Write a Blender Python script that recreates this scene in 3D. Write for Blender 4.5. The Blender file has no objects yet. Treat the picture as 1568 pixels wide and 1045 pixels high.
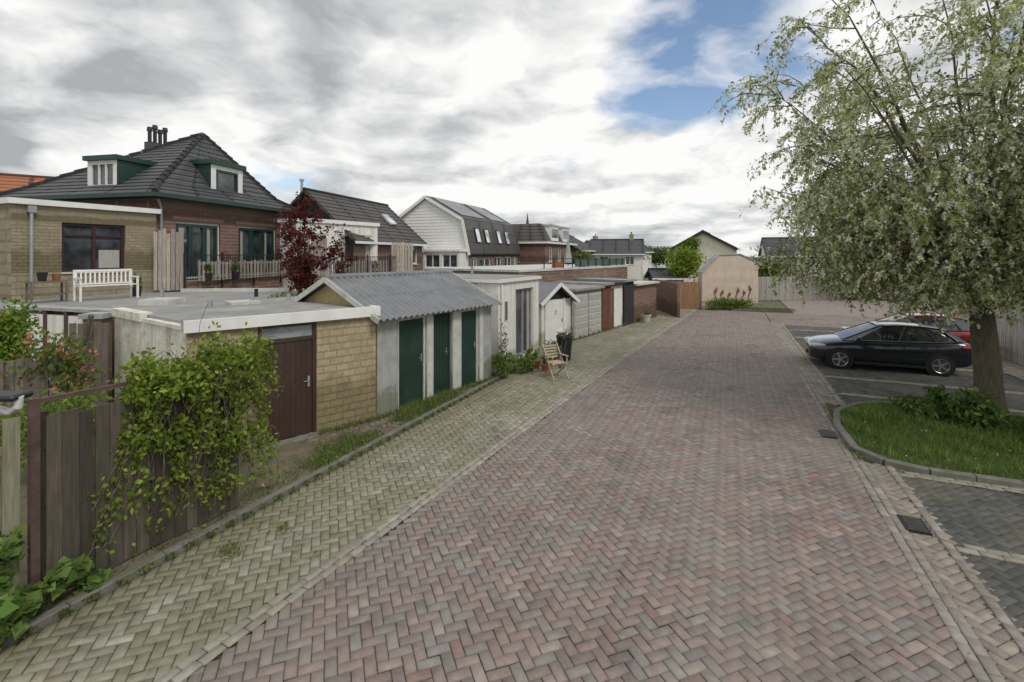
import bpy, math, random
import numpy as np
from mathutils import Vector, Matrix
R=random.Random(7); rng=np.random.default_rng(7)
scene=bpy.context.scene
COL=scene.collection

# ------------------------------------------------------------------ materials
def newmat(name):
    m=bpy.data.materials.new(name); m.use_nodes=True
    nt=m.node_tree; b=nt.nodes['Principled BSDF']
    return m,nt,b
def c4(c): return (c[0],c[1],c[2],1)
def mixc(nt,fac,a,b,blend='MIX'):
    n=nt.nodes.new('ShaderNodeMix'); n.data_type='RGBA'; n.blend_type=blend
    for s,v in ((0,fac),(6,a),(7,b)):
        if hasattr(v,'is_output'): nt.links.new(v,n.inputs[s])
        else: n.inputs[s].default_value= v if s==0 else c4(v)
    return n.outputs[2]
def math_(nt,op,a,b=None,clamp=False):
    n=nt.nodes.new('ShaderNodeMath'); n.operation=op; n.use_clamp=clamp
    for i,v in enumerate((a,b)):
        if v is None: continue
        if hasattr(v,'is_output'): nt.links.new(v,n.inputs[i])
        else: n.inputs[i].default_value=v
    return n.outputs[0]
def noise(nt,vec,scale,detail=4,rough=.55):
    n=nt.nodes.new('ShaderNodeTexNoise'); n.inputs['Scale'].default_value=scale
    n.inputs['Detail'].default_value=detail; n.inputs['Roughness'].default_value=rough
    if vec is not None: nt.links.new(vec,n.inputs['Vector'])
    return n.outputs['Fac']
def ramp(nt,fac,p0,p1,c0=(0,0,0),c1=(1,1,1)):
    r=nt.nodes.new('ShaderNodeValToRGB'); nt.links.new(fac,r.inputs[0])
    e=r.color_ramp.elements; e[0].position=p0;e[1].position=p1;e[0].color=c4(c0);e[1].color=c4(c1)
    return r.outputs[0]
def bump(nt,b,h,strength=.4,dist=.01):
    n=nt.nodes.new('ShaderNodeBump'); n.inputs['Strength'].default_value=strength; n.inputs['Distance'].default_value=dist
    nt.links.new(h,n.inputs['Height']); nt.links.new(n.outputs[0],b.inputs['Normal'])
def objco(nt,sc=None):
    t=nt.nodes.new('ShaderNodeTexCoord'); o=t.outputs['Object']
    if sc:
        mp=nt.nodes.new('ShaderNodeMapping'); mp.inputs['Scale'].default_value=sc; nt.links.new(o,mp.inputs[0]); o=mp.outputs[0]
    return o
MC={}
def mat(name,col,rough=.7,var=.25,scale=2.5,metal=0,dirt=None,dirtamt=.5,stretch=None,bmp=.2,bscale=40,bd=.004,foot=False):
    if name in MC: return MC[name]
    m,nt,b=newmat(name); o=objco(nt,stretch)
    f=noise(nt,o,scale,4,.6)
    c=mixc(nt,ramp(nt,f,.3,.7),[x*(1-var) for x in col],[min(1,x*(1+var*.6)) for x in col])
    if dirt:
        f2=noise(nt,o,scale*.6+.7,5,.7); c=mixc(nt,math_(nt,'MULTIPLY',ramp(nt,f2,.48,.68),dirtamt),c,dirt)
    if foot:   # rain splash and algae at the foot of the wall, run-off streaks below the top
        sp=nt.nodes.new('ShaderNodeSeparateXYZ'); nt.links.new(o,sp.inputs[0])
        fz=math_(nt,'ADD',sp.outputs[2],math_(nt,'MULTIPLY',noise(nt,o,2.2,5,.7),-.9))
        c=mixc(nt,1.0,c,ramp(nt,fz,-.3,.2,(.58,.60,.50),(1,1,1)),'MULTIPLY')
        mp=nt.nodes.new('ShaderNodeMapping'); mp.inputs['Scale'].default_value=(7,7,.35); nt.links.new(o,mp.inputs[0])
        c=mixc(nt,1.0,c,ramp(nt,noise(nt,mp.outputs[0],1.0,4,.6),.36,.52,(.80,.79,.74),(1,1,1)),'MULTIPLY')
    nt.links.new(c,b.inputs['Base Color']); b.inputs['Roughness'].default_value=rough; b.inputs['Metallic'].default_value=metal
    if bmp: bump(nt,b,noise(nt,o,bscale,3),bmp,bd)
    MC[name]=m; return m
def attrmat(name,rough=.8,var=.3,scale=6,moss=None,mossamt=.6,stretch=None,trans=0,bmp=.3,bscale=60,spec=.5):
    if name in MC: return MC[name]
    m,nt,b=newmat(name); a=nt.nodes.new('ShaderNodeAttribute'); a.attribute_name='Col'
    c=a.outputs['Color']; o=objco(nt,stretch) if (var or moss or bmp) else None
    if var:
        f=noise(nt,o,scale,4,.65); c=mixc(nt,1.0,c,ramp(nt,f,.25,.75,(1-var,)*3,(1+var*.5,)*3),'MULTIPLY')
    if moss:
        f2=noise(nt,o,.55,7,.75); c=mixc(nt,math_(nt,'MULTIPLY',ramp(nt,f2,.44,.66),mossamt),c,moss)
        f3=noise(nt,o,.9,6,.8); c=mixc(nt,1.0,c,ramp(nt,f3,.35,.5,(.74,)*3,(1,)*3),'MULTIPLY')
    if bmp: bump(nt,b,noise(nt,o,bscale,3),bmp,.003)
    if trans:
        df=nt.nodes.new('ShaderNodeBsdfDiffuse'); nt.links.new(c,df.inputs[0])
        t=nt.nodes.new('ShaderNodeBsdfTranslucent'); nt.links.new(c,t.inputs[0])
        mx=nt.nodes.new('ShaderNodeMixShader'); mx.inputs[0].default_value=trans
        nt.links.new(df.outputs[0],mx.inputs[1]); nt.links.new(t.outputs[0],mx.inputs[2])
        nt.links.new(mx.outputs[0],nt.nodes['Material Output'].inputs[0])
    else:
        nt.links.new(c,b.inputs['Base Color']); b.inputs['Roughness'].default_value=rough
        b.inputs['Specular IOR Level'].default_value=spec
    MC[name]=m; return m
def brickmat(name,c1,c2,mortar,w=.21,h=.065,ms=.010,dirt=(.1,.09,.07),dirtamt=.3):
    if name in MC: return MC[name]
    m,nt,b=newmat(name); uv=nt.nodes.new('ShaderNodeTexCoord').outputs['UV']
    t=nt.nodes.new('ShaderNodeTexBrick'); nt.links.new(uv,t.inputs['Vector'])
    t.inputs['Scale'].default_value=1; t.inputs['Brick Width'].default_value=w; t.inputs['Row Height'].default_value=h
    t.inputs['Mortar Size'].default_value=ms; t.inputs['Color1'].default_value=c4(c1); t.inputs['Color2'].default_value=c4(c2)
    t.inputs['Mortar'].default_value=c4(mortar); t.inputs['Mortar Smooth'].default_value=.2
    f=noise(nt,uv,1.3,6,.65); c=mixc(nt,math_(nt,'MULTIPLY',ramp(nt,f,.45,.75),dirtamt),t.outputs['Color'],dirt)
    f=noise(nt,uv,18,3,.6); c=mixc(nt,1.0,c,ramp(nt,f,.3,.7,(.78,)*3,(1.13,)*3),'MULTIPLY')
    sp=nt.nodes.new('ShaderNodeSeparateXYZ'); nt.links.new(uv,sp.inputs[0])
    fz=math_(nt,'ADD',sp.outputs[1],math_(nt,'MULTIPLY',noise(nt,uv,2.2,5,.7),-.7))
    c=mixc(nt,1.0,c,ramp(nt,fz,-.25,.15,(.55,.56,.48),(1,1,1)),'MULTIPLY')
    nt.links.new(c,b.inputs['Base Color']); b.inputs['Roughness'].default_value=.85
    bump(nt,b,math_(nt,'SUBTRACT',1.0,t.outputs['Fac']),.5,.006)
    MC[name]=m; return m
def tilemat(name,col,w=.24,h=.33,var=.3,rough=.55):
    if name in MC: return MC[name]
    m,nt,b=newmat(name); uv=nt.nodes.new('ShaderNodeTexCoord').outputs['UV']
    sp=nt.nodes.new('ShaderNodeSeparateXYZ'); nt.links.new(uv,sp.inputs[0])
    s=math_(nt,'SINE',math_(nt,'MULTIPLY',sp.outputs[0],2*math.pi/w))
    t=nt.nodes.new('ShaderNodeTexBrick'); nt.links.new(uv,t.inputs['Vector'])
    t.offset=0; t.inputs['Scale'].default_value=1; t.inputs['Brick Width'].default_value=w; t.inputs['Row Height'].default_value=h
    t.inputs['Mortar Size'].default_value=.012; t.inputs['Mortar'].default_value=c4([x*.35 for x in col])
    t.inputs['Color1'].default_value=c4([x*(1-var) for x in col]); t.inputs['Color2'].default_value=c4([x*(1+var) for x in col])
    f=noise(nt,uv,1.1,6,.7); c=mixc(nt,1.0,t.outputs['Color'],ramp(nt,f,.3,.7,(.7,)*3,(1.25,)*3),'MULTIPLY')
    nt.links.new(c,b.inputs['Base Color']); b.inputs['Roughness'].default_value=rough
    bump(nt,b,s,1.0,.03)
    MC[name]=m; return m
def glassmat(name,col=(.03,.035,.04),rough=.03):
    if name in MC: return MC[name]
    m,nt,b=newmat(name); o=objco(nt); f=noise(nt,o,1.3,3)
    nt.links.new(mixc(nt,ramp(nt,f,.42,.6),col,[x*2.6+.01 for x in col]),b.inputs['Base Color'])
    b.inputs['Roughness'].default_value=rough; b.inputs['Specular IOR Level'].default_value=.8; b.inputs['IOR'].default_value=1.6
    MC[name]=m; return m

ybrick=brickmat('yellow_brick',(.48,.39,.24),(.40,.32,.19),(.31,.26,.18))
ybrick2=brickmat('yellow_grey_brick',(.37,.31,.20),(.30,.25,.16),(.23,.20,.15))
rbrick=brickmat('red_brick',(.26,.13,.095),(.19,.09,.066),(.26,.22,.19))
rbrick2=brickmat('brown_brick',(.24,.145,.105),(.18,.105,.077),(.22,.19,.16))
tile_d=tilemat('dark_roof_tile',(.088,.09,.095))
tile_b=tilemat('brown_roof_tile',(.088,.078,.072))
tile_o=tilemat('orange_roof_tile',(.43,.16,.08))
white=mat('white_paint',(.80,.80,.77),.5,.08,3,bmp=.05,dirt=(.5,.49,.43),dirtamt=.25)
stucco=mat('white_plaster',(.80,.79,.75),.85,.10,2,dirt=(.45,.42,.35),dirtamt=.3,bmp=.4,bscale=25,bd=.01,foot=True)
roughpl=mat('flaking_plaster',(.80,.77,.68),.9,.15,1.6,dirt=(.34,.29,.20),dirtamt=.7,bmp=.6,bscale=14,bd=.02,foot=True)
greyc=mat('grey_cement',(.38,.39,.385),.85,.18,2.5,dirt=(.22,.23,.19),dirtamt=.6,bmp=.3,bscale=30,foot=True)
lgrey=mat('light_cement',(.56,.56,.52),.85,.15,3,dirt=(.32,.32,.26),dirtamt=.6)
greend=mat('dark_green_paint',(.012,.040,.031),.5,.25,2,bmp=.05,dirt=(.03,.055,.045),dirtamt=.5)
greent=mat('green_trim',(.02,.055,.043),.45,.15,3,bmp=.05)
brownd=mat('brown_door',(.055,.030,.022),.45,.3,3,stretch=(1,1,.25),bmp=.15,dirt=(.09,.06,.045),dirtamt=.4)
metal=mat('galvanised',(.45,.46,.48),.4,.15,3,metal=.6)
blackm=mat('black_metal',(.02,.02,.022),.45,.2,5,bmp=0)
corr=mat('corrugated_sheet',(.21,.22,.235),.65,.25,1.6,dirt=(.12,.12,.11),dirtamt=.5,bmp=.1)
roofing=mat('bitumen_roofing',(.27,.27,.26),.9,.2,1.2,dirt=(.42,.41,.37),dirtamt=.6,bmp=.4,bscale=60)
glass=glassmat('window_glass')
solar=glassmat('solar_panel_glass',(.018,.022,.035),.25)
darkin=mat('dark_interior',(.02,.02,.02),.9,.1,bmp=0)
curtain=mat('curtain',(.42,.40,.36),.9,.3,6,stretch=(6,6,.3),bmp=0)
soil=mat('soil',(.17,.14,.10),.95,.35,3,dirt=(.09,.115,.04),dirtamt=.8,bmp=.8,bscale=25,bd=.03)
terr=mat('terracotta',(.28,.11,.06),.8)
wood=attrmat('weathered_wood',.85,.5,3,stretch=(9,9,.7),bmp=.4,bscale=12)
pav=attrmat('paving_brick',.85,.3,9,moss=(.20,.185,.11),mossamt=.5,bscale=120)
pavr=attrmat('red_paving_brick',.8,.3,9,moss=(.25,.225,.195),mossamt=.68,bscale=120)
leafm=attrmat('leaves',.5,0,trans=.4,bmp=0)
bark=mat('bark',(.15,.125,.09),.95,.4,6,stretch=(3,3,.6),bmp=1,bscale=14,bd=.03,dirt=(.10,.12,.04),dirtamt=.5)

# ------------------------------------------------------------------ geometry
class G:
    def __init__(s): s.v=[];s.f=[];s.mi=[];s.c=[];s.mats=[]
    def _m(s,m):
        if m not in s.mats: s.mats.append(m)
        return s.mats.index(m)
    def poly(s,pts,m,c=(1,1,1)):
        n=len(s.v); s.v+=[tuple(p) for p in pts]; s.f.append(list(range(n,n+len(pts)))); s.mi.append(s._m(m)); s.c.append(c)
    def hexa(s,p,m,c=(1,1,1)):
        n=len(s.v); s.v+=[tuple(q) for q in p]; i=s._m(m)
        for f in ((3,2,1,0),(4,5,6,7),(0,1,5,4),(1,2,6,5),(2,3,7,6),(3,0,4,7)):
            s.f.append([n+k for k in f]); s.mi.append(i); s.c.append(c)
    def box(s,a0,a1,b0,b1,z0,z1,m,c=(1,1,1)):
        s.hexa([(a0,b0,z0),(a1,b0,z0),(a1,b1,z0),(a0,b1,z0),(a0,b0,z1),(a1,b0,z1),(a1,b1,z1),(a0,b1,z1)],m,c)
    def mbox(s,M,sx,sy,sz,m,c=(1,1,1)):
        x,y,z=sx/2,sy/2,sz/2
        s.hexa([M@Vector(q) for q in ((-x,-y,-z),(x,-y,-z),(x,y,-z),(-x,y,-z),(-x,-y,z),(x,-y,z),(x,y,z),(-x,y,z))],m,c)
    def bar(s,p,q,w,h,m,c=(1,1,1)):
        p=Vector(p);q=Vector(q);d=q-p;L=d.length
        M=Matrix.Translation((p+q)/2)@d.to_track_quat('X','Z').to_matrix().to_4x4()
        s.mbox(M,L,w,h,m,c)
    def tube(s,pts,rad,m,n=8,c=(1,1,1),cap=True):
        pts=[Vector(p) for p in pts]; i=s._m(m); base=len(s.v)
        for k,p in enumerate(pts):
            d=(pts[min(k+1,len(pts)-1)]-pts[max(k-1,0)]).normalized()
            q=d.to_track_quat('Z','Y'); r=rad[k] if isinstance(rad,(list,tuple)) else rad
            for j in range(n):
                a=2*math.pi*j/n; s.v.append(tuple(p+q@Vector((math.cos(a)*r,math.sin(a)*r,0))))
        for k in range(len(pts)-1):
            for j in range(n):
                a=base+k*n+j; b=base+k*n+(j+1)%n
                s.f.append([a,b,b+n,a+n]); s.mi.append(i); s.c.append(c)
        if cap:
            s.f.append([base+j for j in range(n)][::-1]); s.mi.append(i); s.c.append(c)
            e=base+(len(pts)-1)*n; s.f.append([e+j for j in range(n)]); s.mi.append(i); s.c.append(c)
    def prism(s,poly,z0,z1,m,c=(1,1,1),mtop=None):
        n=len(poly)
        s.poly([(p[0],p[1],z1) for p in poly],mtop or m,c)
        for k in range(n):
            p=poly[k];q=poly[(k+1)%n]; s.poly([(p[0],p[1],z0),(q[0],q[1],z0),(q[0],q[1],z1),(p[0],p[1],z1)],m,c)
    def courses(s,p0,p1,p2,p3,m,h=.33,lift=.035):
        p0,p1,p2,p3=[Vector(p) for p in (p0,p1,p2,p3)]
        nrm=(p1-p0).cross(((p3+p2)-(p0+p1))/2).normalized()
        n=max(1,round((((p3+p2)-(p0+p1))/2).length/h))
        for i in range(n):
            a=p0.lerp(p3,i/n);b=p1.lerp(p2,i/n);c=p1.lerp(p2,(i+1)/n);d=p0.lerp(p3,(i+1)/n)
            s.poly([a+nrm*lift,b+nrm*lift,c+nrm*.002,d+nrm*.002],m); s.poly([a-nrm*.005,b-nrm*.005,b+nrm*lift,a+nrm*lift],m)
    def build(s,name,parent=None,smooth=False,bev=0,loc=None,rotz=0,sub=0):
        me=bpy.data.meshes.new(name); me.from_pydata(s.v,[],s.f)
        for m in s.mats: me.materials.append(m)
        me.polygons.foreach_set('material_index',s.mi)
        uvl=me.uv_layers.new(name='UVMap'); ca=me.color_attributes.new('Col','FLOAT_COLOR','CORNER')
        uv=np.zeros((len(me.loops),2)); cc=np.ones((len(me.loops),4))
        for p in me.polygons:
            n=p.normal
            if abs(n.z)>.98: u=Vector((1,0,0)); v=Vector((0,1,0))
            else:
                u=Vector((0,0,1)).cross(n); u.normalize(); v=n.cross(u)
            for li in p.loop_indices:
                q=me.vertices[me.loops[li].vertex_index].co; uv[li]=(q.dot(u),q.dot(v)); cc[li,:3]=s.c[p.index]
        uvl.data.foreach_set('uv',uv.ravel()); ca.data.foreach_set('color',cc.ravel())
        if smooth: me.polygons.foreach_set('use_smooth',[True]*len(me.polygons))
        o=bpy.data.objects.new(name,me); COL.objects.link(o)
        if parent: o.parent=parent
        if loc: o.location=loc
        o.rotation_euler[2]=rotz
        if bev:
            b=o.modifiers.new('bev','BEVEL'); b.width=bev; b.segments=1; b.limit_method='ANGLE'
        if sub:
            b=o.modifiers.new('sub','SUBSURF'); b.levels=sub; b.render_levels=sub
        return o
def fr(A,B):
    ax,ay=A;bx,by=B;L=math.hypot(bx-ax,by-ay);dx,dy=(bx-ax)/L,(by-ay)/L
    return L,(lambda t,o,z:(ax+dx*t-dy*o,ay+dy*t+dx*o,z))
def wbox(g,A,B,t0,t1,o0,o1,z0,z1,m,c=(1,1,1)):
    L,P=fr(A,B)
    g.hexa([P(t0,o0,z0),P(t1,o0,z0),P(t1,o1,z0),P(t0,o1,z0),P(t0,o0,z1),P(t1,o0,z1),P(t1,o1,z1),P(t0,o1,z1)],m,c)
def wall(g,A,B,z0,z1,ops,m,th=.12):
    L,P=fr(A,B)
    ts=sorted({0,L}|{o[0] for o in ops}|{o[1] for o in ops}); zs=sorted({z0,z1}|{o[2] for o in ops}|{o[3] for o in ops})
    for i in range(len(ts)-1):
        for j in range(len(zs)-1):
            tc=(ts[i]+ts[i+1])/2; zc=(zs[j]+zs[j+1])/2
            if any(o[0]<tc<o[1] and o[2]<zc<o[3] for o in ops): continue
            g.poly([P(ts[i],0,zs[j]),P(ts[i+1],0,zs[j]),P(ts[i+1],0,zs[j+1]),P(ts[i],0,zs[j+1])],m)
    for a,b,c,d in [o[:4] for o in ops]:
        g.poly([P(a,0,c),P(a,th,c),P(a,th,d),P(a,0,d)],m); g.poly([P(b,0,d),P(b,th,d),P(b,th,c),P(b,0,c)],m)
        g.poly([P(a,0,d),P(a,th,d),P(b,th,d),P(b,0,d)],m); g.poly([P(a,0,c),P(b,0,c),P(b,th,c),P(a,th,c)],m)
def win(g,A,B,op,fm,nx=1,nz=1,th=.12,fw=.06,gm=None,sill=True,curt=False,inner=None):
    a,b,c,d=op[:4]; o0=th-.07;o1=th-.005
    L,P=fr(A,B)
    g.poly([P(a,th-.02,c),P(b,th-.02,c),P(b,th-.02,d),P(a,th-.02,d)],gm or glass)
    wbox(g,A,B,a,a+fw,o0,o1,c,d,fm); wbox(g,A,B,b-fw,b,o0,o1,c,d,fm)
    wbox(g,A,B,a+fw,b-fw,o0,o1,d-fw,d,fm); wbox(g,A,B,a+fw,b-fw,o0,o1,c,c+fw,fm)
    w=(b-a-2*fw)
    for i in range(1,nx): t=a+fw+w*i/nx; wbox(g,A,B,t-fw/2,t+fw/2,o0-.004,o1-.004,c+fw,d-fw,fm)
    for j in range(1,nz): z=c+fw+(d-c-2*fw)*j/nz; wbox(g,A,B,a+fw,b-fw,o0+.003,o1-.008,z-fw*.4,z+fw*.4,fm)
    if curt:
        for (u0,u1) in ((a+fw+.03,a+fw+w*.18),(b-fw-w*.18,b-fw-.03)):
            g.poly([P(u0,th-.026,c+fw),P(u1,th-.026,c+fw),P(u1,th-.026,d-fw),P(u0,th-.026,d-fw)],curtain)
    if sill: wbox(g,A,B,a-.04,b+.04,-.05,.03,c-.06,c-.003,lgrey)
class H:
    def __init__(s,name,A,B=None,dir=None):
        s.e=bpy.data.objects.new(name,None); COL.objects.link(s.e); s.e.location=(A[0],A[1],0); s.e.empty_display_size=.3
        if B: dir=(B[0]-A[0],B[1]-A[1]); s.L=math.hypot(*dir)
        s.e.rotation_euler[2]=math.atan2(dir[1],dir[0]); s.p={}
    def __getitem__(s,k):
        if k not in s.p: s.p[k]=G()
        return s.p[k]
    def done(s,**kw):
        for k,g in s.p.items(): g.build(k,s.e,**kw.get(k,{}))
        return s.e

def cloudmesh(name,P,U,V,C,m,parent=None):
    P=np.asarray(P,float);n=len(P)
    v=np.empty((n,4,3)); v[:,0]=P-U; v[:,1]=P+V-U*.15; v[:,2]=P+U; v[:,3]=P-V-U*.15
    me=bpy.data.meshes.new(name); me.vertices.add(n*4); me.vertices.foreach_set('co',v.reshape(-1))
    me.loops.add(n*4); me.loops.foreach_set('vertex_index',np.arange(n*4,dtype=np.int32))
    me.polygons.add(n); me.polygons.foreach_set('loop_start',np.arange(n,dtype=np.int32)*4)
    try: me.polygons.foreach_set('loop_total',np.full(n,4,dtype=np.int32))
    except Exception: pass
    ca=me.color_attributes.new('Col','FLOAT_COLOR','POINT'); cc=np.ones((n,4,4)); cc[:,:,:3]=np.minimum(np.asarray(C),.9)[:,None,:]
    ca.data.foreach_set('color',cc.reshape(-1)); me.materials.append(m); me.update(calc_edges=True); me.validate()
    o=bpy.data.objects.new(name,me); COL.objects.link(o)
    if parent: o.parent=parent
    return o
def unit(a): return a/np.linalg.norm(a,axis=1,keepdims=True)
def leafdirs(n,size,asp=.45,bias=(0,0,0)):
    U=unit(rng.normal(size=(n,3))+np.array(bias)); W=unit(rng.normal(size=(n,3))); V=unit(np.cross(U,W))
    s=size*rng.uniform(.6,1.3,(n,1)); return U*s,V*s*asp
def cols(n,c,var=.3,c2=None,p2=.3):
    C=np.tile(np.array(c,float),(n,1))
    if c2 is not None:
        k=rng.random(n)<p2; C[k]=c2
    return C*rng.uniform(1-var,1+var,(n,1))*rng.uniform(.93,1.07,(n,3))
def bush(name,c,r,n,size,col,c2=None,p2=.3,parent=None,clumps=14,asp=.5):
    c=np.array(c,float);r=np.array(r,float)
    cc=c+unit(rng.normal(size=(clumps,3)))*r*rng.uniform(.2,.75,(clumps,1)); cc[:,2]=np.maximum(cc[:,2],c[2]-r[2]*.8)
    k=rng.integers(0,clumps,n); P=cc[k]+unit(rng.normal(size=(n,3)))*(r*.45)*rng.uniform(.4,1.15,(n,1))
    sh=rng.uniform(.7,1.25,clumps)[k][:,None]
    U,V=leafdirs(n,size,asp,(0,0,-.4)); P[:,2]=np.maximum(P[:,2],.01)
    return cloudmesh(name,P,U,V,cols(n,col,.25,c2,p2)*sh,leafm,parent)
def blades(name,P,h,col,c2=None,w=.006,parent=None):
    n=len(P); P=np.asarray(P,float)
    hh=h*rng.uniform(.4,1.5,(n,1)); U=np.c_[rng.normal(0,.4,(n,2)),np.ones((n,1))]*hh*.5
    a=rng.uniform(0,6.28,n); V=np.c_[np.cos(a),np.sin(a),np.zeros(n)]*w
    return cloudmesh(name,P+U,U,V,cols(n,col,.3,c2,.3),leafm,parent)

# ------------------------------------------------------------------ street frame
UX,UY=.4104,.9119
def SW(t,s): return (t*UY+s*UX, -t*UX+s*UY)
TE=lambda s: np.interp(s,[-5,2.6,5.2,10.7,18.9,30.3,45],[-4.15,-4.08,-3.9,-3.57,-3.0,-2.03,-1.0])
def bricks(name,T,S,ang,lx,ly,C,m,z=0.,h=.03,gap=.0045,jit=.0022,parent=None):
    n=len(T); T=np.asarray(T,float);S=np.asarray(S,float); ang=np.broadcast_to(ang,(n,))+rng.normal(0,.012,n)
    X=T*UY+S*UX; Y=-T*UX+S*UY; base=-math.atan2(UX,UY)+0*ang
    th=ang+base
    ex=np.stack([np.cos(th),np.sin(th)],1); ey=np.stack([-np.sin(th),np.cos(th)],1)
    lx=np.broadcast_to(lx,(n,));ly=np.broadcast_to(ly,(n,))
    zz=z+rng.normal(0,jit,n)+.006*np.sin(T*2.1+S*.7)*np.sin(S*1.3); tx=rng.normal(0,.012,n); ty=rng.normal(0,.016,n)
    v=np.empty((n,8,3))
    for k,(sx,sy) in enumerate(((-1,-1),(1,-1),(1,1),(-1,1))):
        for lvl,(g_,dz) in enumerate(((gap+.005,0),(gap*.4,-h*.4))):
            px=sx*(lx/2-g_);py=sy*(ly/2-g_)
            v[:,k+4*lvl,0]=X+ex[:,0]*px+ey[:,0]*py; v[:,k+4*lvl,1]=Y+ex[:,1]*px+ey[:,1]*py
            v[:,k+4*lvl,2]=zz+dz+px*tx+py*ty
    fs=np.array([[0,1,2,3],[4,5,1,0],[5,6,2,1],[6,7,3,2],[7,4,0,3]],dtype=np.int32)
    F=(np.arange(n,dtype=np.int32)[:,None,None]*8+fs[None]).reshape(-1)
    me=bpy.data.meshes.new(name); me.vertices.add(n*8); me.vertices.foreach_set('co',v.reshape(-1))
    me.loops.add(n*20); me.loops.foreach_set('vertex_index',F)
    me.polygons.add(n*5); me.polygons.foreach_set('loop_start',np.arange(n*5,dtype=np.int32)*4)
    try: me.polygons.foreach_set('loop_total',np.full(n*5,4,dtype=np.int32))
    except Exception: pass
    cc=np.ones((n,8,4)); cc[:,:,:3]=np.asarray(C)[:,None,:]; cc[:,4:,:3]*=.6
    ca=me.color_attributes.new('Col','FLOAT_COLOR','POINT')
    ca.data.foreach_set('color',cc.reshape(-1)); me.materials.append(m); me.update(calc_edges=True); me.validate()
    o=bpy.data.objects.new(name,me); COL.objects.link(o)
    if parent: o.parent=parent
    return o
def herring(t0,t1,s0,s1,inside,W=.105):
    c=math.cos(math.pi/4); tm,sm=(t0+t1)/2,(s0+s1)/2
    r=int(math.hypot(t1-t0,s1-s0)/2/W)+4
    x,y=np.meshgrid(np.arange(-r,r),np.arange(-r,r)); k=(x-y)%4
    hx=(x[k==0]+1.0)*W; hy=(y[k==0]+.5)*W; vx=(x[k==3]+.5)*W; vy=(y[k==3]+1.0)*W
    A=np.r_[np.full(len(hx),math.pi/4),np.full(len(vx),math.pi/4+math.pi/2)]
    px=np.r_[hx,vx];py=np.r_[hy,vy]; T=tm+c*px-c*py; S=sm+c*px+c*py
    ok=inside(T,S)&(T>t0)&(T<t1)&(S>s0)&(S<s1)
    return T[ok],S[ok],A[ok]
def pal(n,P,w,var=.12):
    P=np.array(P); C=P[rng.choice(len(P),n,p=w)]; return C*rng.uniform(1-var,1+var,(n,1))
def tint(C,f,col):
    f=np.clip(f,0,1)[:,None]*rng.uniform(.5,1,(len(C),1)); return C*(1-f)+np.array(col)*f

g=G(); g.poly([(-400,-200,-.05),(500,-200,-.05),(500,700,-.05),(-400,700,-.05)],mat('earth_grass',(.12,.13,.07),.95,.3,.3,dirt=(.2,.18,.14)))
g.build('ground')
g=G(); q=[SW(-14,-4),SW(16,-4),SW(16,36),SW(-14,36)]
g.poly([(x,y,-.024) for x,y in q],mat('joint_sand',(.085,.075,.056),.95,.35,2.5,dirt=(.07,.085,.03),dirtamt=.7)); g.build('paving_bed')
g=G(); q=[SW(3.5,33),SW(30,33),SW(30,45),SW(3.5,45)]
g.poly([(x,y,-.012) for x,y in q],mat('side_road_paving',(.27,.23,.205),.9,.25,3)); g.build('side_road')

RP=[(.262,.207,.183),(.282,.213,.188),(.238,.204,.186),(.315,.262,.23),(.255,.234,.214),(.272,.187,.163)]
RW=[.28,.17,.21,.12,.15,.07]
T,S,A=herring(-4.6,2.2,-1,33,lambda t,s:(t>TE(s)-.06)&(t<1.92))
C=pal(len(T),RP,RW); C=tint(C,.6-(T-TE(S))/.9,(.22,.20,.165)); C=tint(C,.5-(1.9-T)/.9,(.23,.205,.175))
bricks('brick_road',T,S,A,.21,.105,C,pavr)
T,S,A=herring(1.95,16,27.5,33,lambda t,s:t>0)
bricks('brick_road',T,S,A,.21,.105,pal(len(T),RP,RW),pavr,z=.002)
T,S,A=herring(-8,-1.0,-1,33.5,lambda t,s:(t<TE(s)-.16)&((t>-5.88)|(s>14.2))&(t>-7.5))
YP=[(.32,.30,.23),(.36,.335,.265),(.27,.255,.195),(.38,.36,.295),(.30,.27,.21)]
C=pal(len(T),YP,[.3,.25,.2,.1,.15]); C=tint(C,np.where(S<14.5,.95-(T+5.88)/.7,0),(.17,.165,.085)); C=tint(C,.4+.5*np.sin(T*3+S*.9)*np.sin(S*1.7-T*2),(.24,.23,.15))
bricks('brick_pavement',T,S,A,.21,.105,C,pav,z=-.001)
ST=np.arange(-1,33,.21)
T=np.r_[TE(ST)-.055,TE(ST+.1)-.16]; S=np.r_[ST,ST+.1]
bricks('gutter_band',T,S,math.pi/2,.21,.105,pal(len(T),[(.37,.35,.295),(.32,.30,.255)],[.5,.5]),pav,z=.014)
T,S,A=herring(1.98,2.5,-1,28,lambda t,s:~((s>9.9)&(s<13.4)))
bricks('brick_pavement',T,S,A,.21,.105,pal(len(T),[(.28,.24,.21),(.33,.29,.24)],[.5,.5]),pav,z=-.002)
ST=np.arange(-1,28,.21)
T=np.r_[np.full(len(ST),1.90),np.full(len(ST),2.01),np.full(len(ST),2.40)]; S=np.r_[ST,ST+.1,ST+.05]
bricks('gutter_band',T,S,math.pi/2,.21,.105,pal(len(T),[(.32,.29,.26),(.28,.25,.22)],[.5,.5]),pav,z=.013)
T,S,A=herring(2.4,7.4,-1,27.5,lambda t,s:~((s>9.8)&(s<13.6)))
bricks('parking_bay',T,S,A,.21,.105,pal(len(T),[(.085,.087,.092),(.10,.10,.103),(.072,.075,.078)],[.4,.3,.3]),pav,z=-.002,gap=.002)
TT=[];SS=[]
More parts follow.
